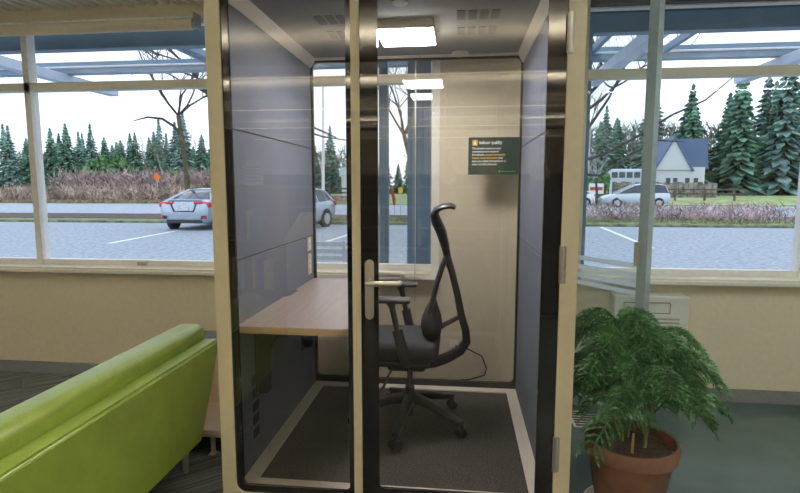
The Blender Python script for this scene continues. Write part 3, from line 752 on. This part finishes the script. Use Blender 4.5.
# ------------------------------------------------------------------ cars
def loft(bm, secs):
    """secs: list of rings (same count) -> closed loft"""
    R = [[bm.verts.new(p) for p in s] for s in secs]; n = len(R[0])
    for i in range(len(R) - 1):
        for k in range(n): bm.faces.new((R[i][k], R[i][(k + 1) % n], R[i + 1][(k + 1) % n], R[i + 1][k]))
    bm.faces.new(R[0][::-1]); bm.faces.new(R[-1]); return bm
def make_car(root, paint, L, W, body, roof, wheels, wr=.32):
    """local axes: +y forward, rear bumper at y=0. body: (y, zbot, zbelt, halfwidth); roof: (y, zroof, hw_roof) over the belt"""
    secs = []
    for y, zb, zt, hw in body:
        s = []
        right = [(hw * .80, zb), (hw * .96, zb + .10), (hw, zb + (zt - zb) * .45), (hw * .985, zt - .12), (hw * .93, zt - .02), (hw * .72, zt + .02)]
        s = [(x, y, z) for x, z in right] + [(-x, y, z) for x, z in right[::-1]]
        secs.append(s)
    bm = loft(bmesh.new(), secs); b = obj('body', bm, paint, root, True, True, 50)
    def belt(y):
        for (ya, _, za, ha), (yb, _, zb_, hb) in zip(body, body[1:]):
            if ya <= y <= yb:
                t = (y - ya) / (yb - ya); return za + (zb_ - za) * t, ha + (hb - ha) * t
        return body[-1][2], body[-1][3]
    gs = []
    for y, zr, hr in roof:
        zt, hw = belt(y); hw *= .90
        zr = max(zr, zt + .005)
        gs.append([(hw, y, zt - .03), (hr + (hw - hr) * .1, y, zr - .05 if zr - .05 > zt else zt), (hr * .8, y, zr), (-hr * .8, y, zr), (-hr - (hw - hr) * .1, y, zr - .05 if zr - .05 > zt else zt), (-hw, y, zt - .03)])
    obj('greenhouse_glass', loft(bmesh.new(), gs), 'carglass', root, True, True, 40)
    # roof skin with pillars
    mid = [r for r in roof if r[1] > max(q[1] for q in roof) - .14]
    rs = []
    for y, zr, hr in mid: rs.append([(hr * 1.0, y, zr - .055), (hr * .84, y, zr + .006), (hr * .4, y, zr + .022), (-hr * .4, y, zr + .022), (-hr * .84, y, zr + .006), (-hr * 1.0, y, zr - .055), (0, y, zr - .05)])
    obj('roof', loft(bmesh.new(), rs), paint, root, True, True, 50)
    def gp(i, s): 
        y, zr, hr = roof[i]; zt, hw = belt(y); return Vector((s * hr * .97, y, zr - .02)) if zr > zt + .08 else Vector((s * hw * .88, y, zt - .01))
    for s in (-1, 1):
        bm = bmesh.new(); n = len(roof)
        i0 = roof.index(mid[0]); i1 = roof.index(mid[-1])
        tube(bm, [gp(i, s) for i in range(0, i0 + 1)], .045, 6); tube(bm, [gp(i, s) for i in range(i1, n)], .035, 6)
        ym = (mid[0][0] + mid[-1][0]) / 2 - .1; zt, hw = belt(ym); tube(bm, [(s * hw * .89, ym, zt - .03), (s * mid[len(mid) // 2][2] * .99, ym, mid[len(mid) // 2][1] - .05)], .035, 6)
        obj('pillar', bm, paint, root, True, True)
    for y in wheels:
        for s in (-1, 1):
            zt, hw = belt(y); x = s * (hw - .09)
            bm = bmesh.new(); cyl(bm, (x - s * .09, y, wr), (x + s * .10, y, wr), wr, n=24); w = obj('wheel', bm, 'tyre', root, True, True)
            bm = bmesh.new(); cyl(bm, (x + s * .10, y, wr), (x + s * .115, y, wr), wr * .66, wr * .60, n=20)
            obj('hub_cap', bm, 'wheel', w, True, True)
            bm = bmesh.new(); cyl(bm, (x - s * .02, y, wr + .02), (x + s * .093, y, wr + .02), wr * 1.16, n=24); obj('wheel_arch', bm, 'cardark', w, True, True)
    return b
def lpoly(bm, pts, depth, d):  # thin plate polygon facing direction d
    d = Vector(d); A = [bm.verts.new(Vector(p)) for p in pts]; B = [bm.verts.new(Vector(p) + d * depth) for p in pts]
    n = len(pts); bm.faces.new(A); bm.faces.new(B[::-1])
    for i in range(n): bm.faces.new((A[i], A[(i + 1) % n], B[(i + 1) % n], B[i]))
    return bm
# silver fastback sedan, rear towards the library
cr = thing('sedan_car', 'silver sedan seen from behind through the left window', 'car', (-9.63, 17.6, GZ), math.radians(1))
cr.scale = (1.04, 1.04, 1.04)
make_car(cr, 'carsilver', 4.6, 1.8,
         [(0, .36, .90, .78), (.06, .27, .99, .85), (.35, .23, 1.03, .895), (1.2, .20, .99, .90), (2.4, .18, .96, .90), (3.4, .18, .93, .90), (4.2, .22, .80, .86), (4.5, .26, .70, .78), (4.6, .34, .60, .62)],
         [(.42, 1.05, .60), (.9, 1.24, .57), (1.5, 1.385, .55), (2.0, 1.41, .555), (2.5, 1.38, .55), (3.0, 1.18, .58), (3.45, .96, .62)], (.85, 3.6))
for s in (-1, 1):
    bm = box(min(s * .58, s * .90), max(s * .58, s * .90), .0, .36, .80, .98, .03, 2); bx(bm, min(s * .36, s * .62), max(s * .36, s * .62), -.022, .08, .90, .985, .015, 2)
    for v in bm.verts:
        if abs(v.co.x) > .75: v.co.y += .05; v.co.z -= .015
    obj('tail_light', bm, 'taillight', cr, True, True)
    bm = lpoly(bmesh.new(), [(s * .62, -.015, .50), (s * .78, .03, .52), (s * .78, .03, .40), (s * .60, -.015, .40)], .03, (0, -1, 0)); obj('bumper_corner', bm, 'cardark', cr, False, True)
    bm = lpoly(bmesh.new(), [(s * .70, -.02, .48), (s * .77, .0, .49), (s * .77, .0, .42), (s * .69, -.02, .42)], .035, (0, -1, 0)); obj('reflector', bm, 'taillight', cr, False, True)
obj('number_plate', box(-.17, .17, -.035, -.01, .68, .83, .004, 1), 'numberplate', cr, False, True)
bm = bmesh.new(); prism(bm, [(-.46, .90), (-.36, .64), (.36, .64), (.46, .90), (.42, .90), (.33, .67), (-.33, .67), (-.42, .90)], 'y', -.03, .01); obj('plate_recess', bm, 'cardark', cr, False, True)
obj('rear_diffuser', box(-.62, .62, -.03, .10, .27, .37, .01, 1), 'cardark', cr, False, True)
obj('spoiler', box(-.62, .62, .02, .16, 1.035, 1.06, .01, 2), 'carsilver', cr, False, True)
bm = bmesh.new(); ring(bm, rrect(-.055, .055, .885, .965, .02, 3), rrect(-.04, .04, .90, .95, .012, 3), 'y', -.025, -.005); obj('badge', bm, 'chrome', cr, False, True)
# silver hatchback further right
hb = thing('hatchback_car', 'silver hatchback parked outside behind the booth desk', 'car', (-5.70, 20.9, GZ), math.radians(163))
make_car(hb, 'carsilver', 4.2, 1.78,
         [(0, .36, .92, .78), (.08, .27, 1.0, .86), (.4, .22, 1.02, .89), (1.4, .19, .98, .89), (2.6, .19, .95, .89), (3.4, .20, .90, .88), (4.0, .24, .78, .82), (4.2, .34, .62, .64)],
         [(.10, 1.06, .62), (.32, 1.34, .58), (.7, 1.46, .58), (1.4, 1.50, .58), (2.0, 1.47, .57), (2.6, 1.22, .60), (3.05, .97, .64)], (.78, 3.35))
for s in (-1, 1): obj('tail_light', box(s * .78 - .08, s * .78 + .08, -.02, .20, .80, 1.0, .02, 1), 'taillight', hb, False, True)
# cars parked along the street, seen through the right window
c3 = thing('white_car', 'white car rear seen at the left edge of the right window', 'car', (10.45, 43., GZ), math.radians(90))
make_car(c3, 'carwhite', 4.4, 1.75,
         [(0, .36, .90, .76), (.08, .27, .98, .84), (.4, .22, 1.0, .88), (1.3, .19, .97, .88), (3.3, .20, .90, .88), (4.1, .24, .76, .82), (4.4, .34, .60, .6)],
         [(.3, 1.02, .6), (.9, 1.30, .56), (1.5, 1.42, .56), (2.2, 1.38, .56), (2.9, 1.14, .6), (3.3, .93, .62)], (.8, 3.45))
for s in (-1, 1): obj('tail_light', box(s * .74 - .10, s * .74 + .10, -.03, .22, .78, .95, .02, 1), 'taillight', c3, False, True)
c4 = thing('minivan_car', 'pale silver minivan facing left in the right window', 'car', (15.7, 42.6, GZ), math.radians(90))
make_car(c4, 'carpale', 4.8, 1.85,
         [(0, .36, .98, .8), (.08, .27, 1.05, .88), (.4, .22, 1.08, .92), (2.6, .20, 1.06, .92), (3.7, .21, 1.0, .90), (4.5, .25, .84, .84), (4.8, .34, .64, .62)],
         [(.1, 1.15, .66), (.35, 1.66, .62), (.9, 1.74, .62), (2.0, 1.74, .62), (2.5, 1.66, .62), (3.3, 1.30, .64), (3.9, 1.0, .68)], (.85, 3.85))
for s in (-1, 1): obj('headlight', box(s * .66 - .14, s * .66 + .14, 4.45, 4.68, .66, .80, .03, 1), 'headlight', c4, False, True)

# ------------------------------------------------------------------ bench outside the window, signs, poles, fences
bn = thing('slatted_bench', 'pale slatted metal bench outside the window above the desk', 'bench', (-1.74, 6.3, GZ))
bm = bmesh.new()
for k in range(5): bx(bm, -2.02, -1.40, 6.10 + k * .085, 6.16 + k * .085, .38, .41, .004, 1)
obj('bench_seat', bm, 'bench', bn)
bm = bmesh.new()
for k in range(4): bx(bm, -2.02, -1.40, 6.53 + k * .012, 6.56 + k * .012, .45 + k * .09, .51 + k * .09, .004, 1)
obj('bench_back', bm, 'bench', bn)
for x in (-1.98, -1.47):
    bm = bmesh.new(); bx(bm, x, x + .04, 6.10, 6.14, GZ, .39); bx(bm, x, x + .04, 6.50, 6.54, GZ, .80); bx(bm, x, x + .04, 6.10, 6.54, .34, .38); obj('bench_leg', bm, 'bench', bn)

def sign_post(name, label, loc, w, h, hz, m, diamond=False, cat='sign'):
    t = thing(name, label, cat, loc)
    bm = bmesh.new(); cyl(bm, (0, 0, 0), (0, 0, hz), .03, n=8); obj('post', bm, 'pale', t, True, True)
    bm = bmesh.new()
    p = [(-w / 2, hz), (0, hz - h / 2), (w / 2, hz), (0, hz + h / 2)] if diamond else [(-w / 2, hz - h / 2), (w / 2, hz - h / 2), (w / 2, hz + h / 2), (-w / 2, hz + h / 2)]
    prism(bm, p, 'y', -.06, -.03); obj('sign_board', bm, m, t, False, True); return t
sign_post('road_sign', 'orange diamond road sign beyond the left window', (-36., 60., GZ), .95, .95, 2.7, 'orange', True)
t = sign_post('yard_sign', 'small white sign with red band in the field', (12.3, 50., GZ), 1.3, .95, 1.35, 'carwhite')
obj('red_band', box(-.55, .55, -.08, -.06, 1.2, 1.5), 'red', t, False, True)
sign_post('traffic_sign', 'white rectangular sign at the left edge of the right window', (5.9, 26.8, GZ), .55, .85, 2.95, 'carwhite')
sign_post('yellow_sign', 'small yellow sign seen through the narrow gap between blue posts', (-3.02, 27., GZ), .22, .3, 1.35, 'yellow')
t = thing('red_post', 'leaning red marker seen through the narrow gap between blue posts', 'post', (-3.36, 26.5, GZ))
bm = bmesh.new(); tube(bm, [(.08, 0, .62), (.06, 0, .95), (-.08, 0, 1.5)], [.06, .09, .05], 10); obj('marker', bm, 'red', t, True, True)
bm = bmesh.new(); cyl(bm, (.08, 0, 0), (.08, 0, .66), .025, n=8); obj('post', bm, 'pale', t, True, True)
def pole(label, loc, h, r, m):
    bm = bmesh.new(); cyl(bm, (loc[0], loc[1], GZ), (loc[0] + .1, loc[1], h), r, r * .7, n=10); tag(obj('utility_pole', bm, m, None, True), label, 'pole')
pole('tall pale light pole seen above the hatchback', (-7.35, 28., 0), 7.0, .09, 'white')
pole('pale blue marker pole beside the street cars', (12.7, 47., 0), 2.0, .12, 'bus')
def fence(label, x0, x1, y, h, rails, step, m='fence', y1=None):
    t = thing('rail_fence', label, 'fence', ((x0 + x1) / 2, y, GZ))
    n = int((x1 - x0) / step)
    for k in range(n + 1):
        x = x0 + k * step; obj('fence_post', box(x - .09, x + .09, y - .08, y + .08, GZ, h + .15), m, t)
    bm = bmesh.new()
    for z in rails: bx(bm, x0, x1, y - .12, y - .08, z - .08, z + .08)
    obj('rails', bm, m, t); return t
fence('brown three rail wooden fence along the field beyond the parking lot', -46, -8, 49., 1.25, (.5, .9, 1.28), 2.6)
fence('brown rail fence across the field right of the steel posts', 2, 30, 60., 1.1, (.7, 1.15), 3.0)
bm = bmesh.new()
for k in range(46):
    x = 6 + k * .62; h = 1.0 + .5 * random.Random(k).random(); bx(bm, x, x + .60, 76., 76.5, GZ, h + .8, .05, 1)
tag(obj('stone_wall', bm, 'stone'), 'grey stone wall in front of the house and bus', 'wall')
# bus and house
bs_ = thing('bus', 'pale blue bus parked left of the house', 'bus', (24.6, 82., GZ + .9))
obj('body', box(-2.9, 2.9, -1.2, 1.2, .4, 3.2, .25, 3), 'bus', bs_, True, True)
for k in range(5): obj('window', box(-2.6 + k * 1.05, -1.75 + k * 1.05, -1.23, -1.15, 1.9, 2.75, .03, 1), 'carglass', bs_, False, True)
for x in (-1.9, 1.9):
    bm = bmesh.new(); cyl(bm, (x, -1.25, .0), (x, -.9, .0), .9, n=18); obj('wheel', bm, 'tyre', bs_, True, True)
hs = thing('house', 'pale house with a steep blue grey gable roof', 'house', (32.2, 86., GZ))
obj('walls', box(-3.2, 3.6, -3, 3, 0, 4.4), 'housewall', hs, False, True)
bm = bmesh.new(); prism(bm, [(-3.6, 4.0), (-1.0, 8.6), (1.7, 4.0)], 'y', -3.25, 3.2); obj('gable', bm, 'housewall', hs, False, True)
bm = bmesh.new()
prism(bm, [(-3.9, 3.8), (-1.0, 8.9), (-1.0, 8.5), (-3.6, 3.8)], 'y', -3.5, 3.4); prism(bm, [(-1.0, 8.9), (2.0, 3.8), (1.7, 3.8), (-1.0, 8.5)], 'y', -3.5, 3.4)
prism(bm, [(-.9, 8.7), (4.6, 8.7), (4.9, 4.2), (1.6, 4.2)], 'y', -1.0, 3.2); obj('roof', bm, 'houseroof', hs, False, True)
for x in (-1.5, -.5, 1.2, 2.4): obj('window', box(x - .3, x + .3, -3.06, -2.9, 1.2, 2.8), 'carglass', hs, False, True)
hs2 = thing('white_house', 'small white house beyond the fence behind the hatchback', 'house', (-14.2, 72., GZ))
obj('walls', box(-1.6, 2.2, -2, 2, 0, 3.0), 'housewall', hs2, False, True)
bm = bmesh.new(); prism(bm, [(-1.9, 2.9), (2.5, 2.9), (2.2, 4.1), (-1.6, 4.1)], 'y', -2.2, 2.2); obj('roof', bm, 'bus', hs2, False, True)
obj('garage_door', box(.2, 1.9, -2.06, -1.95, .1, 2.3), 'houseroof', hs2, False, True)

# ------------------------------------------------------------------ trees
def conifer_bm(h, w, seed, dens=1.):
    r = random.Random(seed); bm = bmesh.new(); n = int(26 * dens)
    for i in range(n):
        z = h * (.06 + .94 * i / n); rr = w * (1 - (i / n) ** 1.15) * r.uniform(.8, 1.15) + .12
        m = 9
        for k in range(m):
            a = 2 * PI * (k + r.random()) / m; R = rr * r.uniform(.65, 1.15); dz = -.28 * R - r.uniform(0, .2)
            c, s = math.cos(a), math.sin(a); wd = .16 * R + .10
            p0 = Vector((0, 0, z + .25)); p1 = Vector((c * R * .6 - s * wd, s * R * .6 + c * wd, z + dz * .4)); p2 = Vector((c * R, s * R, z + dz)); p3 = Vector((c * R * .6 + s * wd, s * R * .6 - c * wd, z + dz * .4)); p4 = Vector((c * R * .55, s * R * .55, z + dz * .4 - .35))
            v = [bm.verts.new(p) for p in (p0, p1, p2, p3, p4)]
            bm.faces.new((v[0], v[1], v[2])); bm.faces.new((v[0], v[2], v[3])); bm.faces.new((v[1], v[4], v[2])); bm.faces.new((v[2], v[4], v[3]))
    return bm
protos = []
for i, (h, w, m) in enumerate(((12, 3.0, 'conifer'), (13.5, 2.7, 'conifer2'), (10.5, 3.1, 'conifer'))):
    t = thing('conifer_tree', '', 'tree')
    bm = bmesh.new(); cyl(bm, (0, 0, 0), (0, 0, h * .95), .24, .05, n=8); obj('trunk', bm, 'bark', t, True, True)
    obj('foliage', conifer_bm(h, w, 40 + i), m, t, False, True); protos.append(t)
rt = random.Random(11); first = [True] * 3
def conif(x, y, s, k, label, group):
    global first
    t = protos[k] if first[k] else copy_tree(protos[k]); first[k] = False
    t.location = (x, y, GZ); t.rotation_euler = (0, 0, rt.uniform(0, 6.28)); t.scale = (s * rt.uniform(.9, 1.1), s, s)
    t['label'] = label; t['group'] = group; t['category'] = 'tree'
for row in range(4):                                                 # left forest, only the sector the left window shows
    for k in range(11):
        x = (-88 + k * 5.6 + row * 2.7) * (1 + .05 * row) + rt.uniform(-.5, .5)
        conif(x, 90 + row * 7. + rt.uniform(-.6, .6), rt.uniform(.80, 1.12) * (1 + .05 * row), (k + row) % 3, 'dark green conifer in the forest beyond the left window field', 'conifers beyond the left field')
for row in range(2):
    for k in range(7):
        conif(-26 + k * 5.2 + row * 2.6 + rt.uniform(-.5, .5), 108 + row * 7, rt.uniform(.62, .85), k % 3, 'distant conifer in the row behind the white house and fence', 'distant conifers behind the fence')
for row in range(4):                                                 # right forest, rising to the right
    for k in range(9):
        x = 9 + k * 7.6 + row * 3.6 + rt.uniform(-.5, .5)
        conif(x, 97 + row * 9. + rt.uniform(-.5, .5), (.85 + .15 * (k + row * .4)) * rt.uniform(.85, 1.12) * (1 + .06 * row), (k + row + 1) % 3, 'tall conifer in the forest behind the bus and house', 'conifers behind the house')

def twig_tree(root, seed, h, spread, trunk_r, m_trunk, m_br, levels=4, lean=(0, 0), fork=.45, twist=1.):
    r = random.Random(seed); tb_ = bmesh.new(); bb = bmesh.new()
    f = Vector((lean[0], lean[1], h * fork))
    tube(tb_, [(0, 0, 0), (f.x * .4 + .05, f.y * .4, f.z * .5), f], [trunk_r * 1.25, trunk_r, trunk_r * .85], 9)
    def grow(p, d, L, rad, lev):
        pts = [p]; cur = p; dd = d
        for s in range(4):
            dd = (dd + Vector((r.uniform(-.22, .22), r.uniform(-.22, .22), r.uniform(-.08, .16))) * twist).normalized(); cur = cur + dd * (L / 4); pts.append(cur)
        tube(bb, pts, [rad, rad * .85, rad * .72, rad * .6, rad * .5], 5 if lev > 1 else 3, False)
        if lev <= 0: return
        for s in range(3 if lev > 1 else 4):
            t = pts[r.choice((2, 3, 4))]; ax = Vector((r.uniform(-1, 1), r.uniform(-1, 1), r.uniform(-.25, .75))).normalized()
            grow(t, (dd * .8 + ax * .85).normalized(), L * r.uniform(.55, .8), rad * .50, lev - 1)
    nb = 6
    for k in range(nb):
        a = 2 * PI * k / nb + r.uniform(-.4, .4)
        grow(f.copy(), Vector((math.cos(a) * spread, math.sin(a) * spread, 1)).normalized(), h * .30, trunk_r * .48, levels)
    obj('trunk', tb_, m_trunk, root, True, True, 60); obj('branches', bb, m_br, root, True, True, 60)
t = thing('bare_tree', 'large bare tree with mossy trunk behind the silver sedan', 'tree', (-13.0, 24.3, GZ + .1)); twig_tree(t, 5, 9.6, 1.2, .12, 'mossbark', 'darkbark', 5, (-.35, 0), .50)
bm = bmesh.new(); tube(bm, [(-.1, 0, 3.75), (-.55, -.1, 4.3), (-1.1, -.1, 4.65), (-1.9, 0, 4.75), (-2.7, .1, 4.6)], [.075, .07, .06, .045, .02], 7); obj('low_branch', bm, 'darkbark', t, True, True)
t = thing('bare_tree', 'bare tree whose dark limbs cross the sky above the light pole', 'tree', (-8.1, 17.8, GZ)); twig_tree(t, 19, 8.2, 1.5, .16, 'bark', 'darkbark', 5, (.2, 0), .46)
bm = bmesh.new()
tube(bm, [(.1, 0, 3.9), (1.1, .0, 4.35), (2.0, 0, 4.05), (2.9, .1, 3.65), (3.9, .1, 3.2)], [.075, .065, .055, .04, .02], 7); tube(bm, [(.1, 0, 3.6), (1.1, .3, 3.95), (2.2, .3, 3.62), (3.4, .3, 3.25), (4.4, .3, 3.1)], [.06, .048, .04, .03, .015], 7)
obj('low_branch', bm, 'darkbark', t, True, True)
t = thing('bare_tree', 'bare tree with long limbs reaching across the right window sky', 'tree', (3.3, 17.6, GZ)); twig_tree(t, 33, 8.6, 1.5, .15, 'bark', 'darkbark', 5, (.1, 0), .42)
bm = bmesh.new()
tube(bm, [(.0, 0, 2.2), (1.2, 0, 2.55), (2.2, 0, 3.1), (3.2, 0, 3.75), (4.2, .1, 4.2), (5.0, .1, 4.9)], [.06, .05, .042, .035, .027, .014], 7)
tube(bm, [(.0, 0, 2.0), (1.2, .2, 1.9), (2.0, .2, 2.5), (2.9, .2, 3.0), (3.7, .2, 2.95)], [.055, .045, .036, .03, .014], 7)
tube(bm, [(.6, 0, 3.2), (1.3, 0, 4.3), (1.7, 0, 5.2), (2.4, 0, 6.0)], [.05, .04, .03, .015], 7)
obj('low_branch', bm, 'darkbark', t, True, True)
t = thing('bare_tree', 'bare tree seen through the narrow gap between the blue posts', 'tree', (-1.6, 21.9, GZ + .1)); twig_tree(t, 61, 8.4, .9, .11, 'bark', 'darkbark', 4, (-.7, 0), .42)
t = thing('birch_tree', 'tall pale bare trunk in front of the right window forest', 'tree', (19.3, 84., GZ)); twig_tree(t, 8, 15, .35, .2, 'palebark', 'haze', 3, (.1, 0), .7)
t = thing('sapling', 'thin dark young tree between the white car and the minivan', 'tree', (9.95, 40.2, GZ)); twig_tree(t, 9, 3.9, 1.0, .09, 'darkbark', 'palebark', 2, (-.1, 0), .55)
for k, (x, y, h) in enumerate(((-56, 90, 11), (-52, 88, 10), (-48.5, 91, 12), (-61, 89, 10), (16.5, 97, 13), (23, 96, 12), (31, 93, 14), (12, 92, 11), (-3, 84, 10), (-8, 90, 9), (-19, 92, 8))):
    t = thing('bare_tree', 'thin grey bare tree standing before the distant conifers', 'tree', (x, y, GZ), 0, 'thin grey bare trees'); twig_tree(t, 70 + k, h, .4, .12, 'palebark', 'haze', 3, (.1, 0), .45)
# shrubs and brush
def bush_bm(x0, x1, y0, y1, z0, h, n, ln, seed, up=.6, w=.02):
    r = random.Random(seed); bm = bmesh.new()
    for _ in range(n):
        p = Vector((r.uniform(x0, x1), r.uniform(y0, y1), z0 + r.random() ** 1.5 * h * .7))
        d = Vector((r.gauss(0, .5), r.gauss(0, .5), r.uniform(.0, 1.) * up + .2)).normalized() * ln * r.uniform(.5, 1.2); s = d.cross(Vector((r.gauss(0, 1), r.gauss(0, 1), r.gauss(0, 1)))).normalized() * w
        bm.faces.new([bm.verts.new(p - s), bm.verts.new(p + s), bm.verts.new(p + d)])
    return bm
def stuff(name, bm, m, label, cat): o = obj(name, bm, m); tag(o, label, cat, None, 'stuff'); return o
stuff('dry_brush', bush_bm(-44, -25, 45.3, 48.5, GZ + .2, 1.5, 4200, .9, 1, .9, .05), 'drybrush', 'dry brown brush on the bank along the road beyond the left window', 'brush')
stuff('dry_grass', bush_bm(-25, -9, 45.3, 48.5, GZ + .2, .35, 3000, .5, 12, .9, .04), 'drybrush', 'low dry grass below the rail fence behind the silver sedan', 'grass')
stuff('mauve_brush', bush_bm(-52, -27, 62, 68, GZ, 4.2, 5200, 1.7, 2, 1., .07), 'pinkbrush', 'mauve leafless thicket between the fence and the conifers', 'brush')
stuff('forest_thicket', bush_bm(-112, -22, 119, 124, GZ, 13, 9000, 2.8, 6, 1.2, .16), 'haze', 'grey green leafless thicket filling the left forest behind the conifers', 'thicket')
stuff('forest_thicket', bush_bm(8, 75, 136, 142, GZ, 22, 9000, 3.6, 7, 1.2, .2), 'haze', 'grey green leafless thicket filling the right forest behind the house', 'thicket')
stuff('bed_shrubs', bush_bm(4.6, 14, 22.7, 26.3, GZ + .12, .85, 2600, .40, 3, .8, .022), 'pinkbrush', 'reddish low shrubs in the planting bed outside the right window', 'shrub')
stuff('bed_grass', bush_bm(-12, 14, 21.4, 22.5, GZ + .08, .14, 2600, .16, 4, 1., .02), 'grass', 'short grass along the parking lot kerb', 'grass')
stuff('verge_grass', bush_bm(9.4, 12.5, 44.8, 45.6, GZ, .5, 700, .4, 5, 1., .03), 'bush', 'bright green grass tuft between the street cars', 'grass')
def round_bush(label, x, y, r_, h, m):
    bm = bmesh.new(); q = random.Random(int(abs(x * 10)))
    for _ in range(1100):
        a, b_ = q.random() * 2 * PI, q.random(); z = h * b_; R = r_ * math.sqrt(max(.05, 1 - (2 * b_ - .8) ** 2 / 1.5)) * q.uniform(.75, 1.05)
        p = Vector((x + R * math.cos(a), y + R * math.sin(a), GZ + z)); d = Vector((q.gauss(0, 1), q.gauss(0, 1), q.gauss(.3, 1))).normalized() * r_ * .3; s = d.orthogonal().normalized() * r_ * .12
        bm.faces.new([bm.verts.new(p - s), bm.verts.new(p + s), bm.verts.new(p + d)])
    bmesh.ops.create_uvsphere(bm, u_segments=12, v_segments=8, radius=r_ * .75, matrix=Matrix.Translation((x, y, GZ + h * .45)) @ Matrix.Diagonal((1, 1, h / r_ * .55, 1)))
    tag(obj('round_shrub', bm, m), label, 'shrub')
round_bush('dark round shrub at the left of the stone wall', 15.0, 73., 2.2, 2.9, 'bush')
round_bush('dark upright shrub left of the bus', 19.3, 74.5, 1.0, 3.4, 'bush')
round_bush('broad green bush at the left edge under the conifers', -50.5, 72., 3.6, 5.2, 'bush')
round_bush('rounded green bush right of the orange sign', -42.5, 76., 3.0, 3.6, 'bush')

# ------------------------------------------------------------------ sky and exposure
w = bpy.data.worlds.new('overcast_sky'); S.world = w; w.use_nodes = True
nt = w.node_tree; bg = nt.nodes['Background']
tc = nt.nodes.new('ShaderNodeTexCoord'); n = nt.nodes.new('ShaderNodeTexNoise'); n.inputs['Scale'].default_value = 2.5; n.inputs['Detail'].default_value = 5
rp = nt.nodes.new('ShaderNodeValToRGB'); rp.color_ramp.elements[0].color = (.72, .84, 1., 1); rp.color_ramp.elements[1].color = (.92, .96, 1., 1)
nt.links.new(tc.outputs['Generated'], n.inputs['Vector']); nt.links.new(n.outputs['Fac'], rp.inputs['Fac']); nt.links.new(rp.outputs['Color'], bg.inputs['Color'])
bg.inputs['Strength'].default_value = 1.55
S.cycles.transparent_max_bounces = 32; S.cycles.max_bounces = 10
S.cycles.sample_clamp_indirect = 6.
S.view_settings.view_transform = 'Standard'; S.view_settings.look = 'None'
S.view_settings.exposure = .22; S.view_settings.gamma = 1.; S.view_settings.use_curve_mapping = False
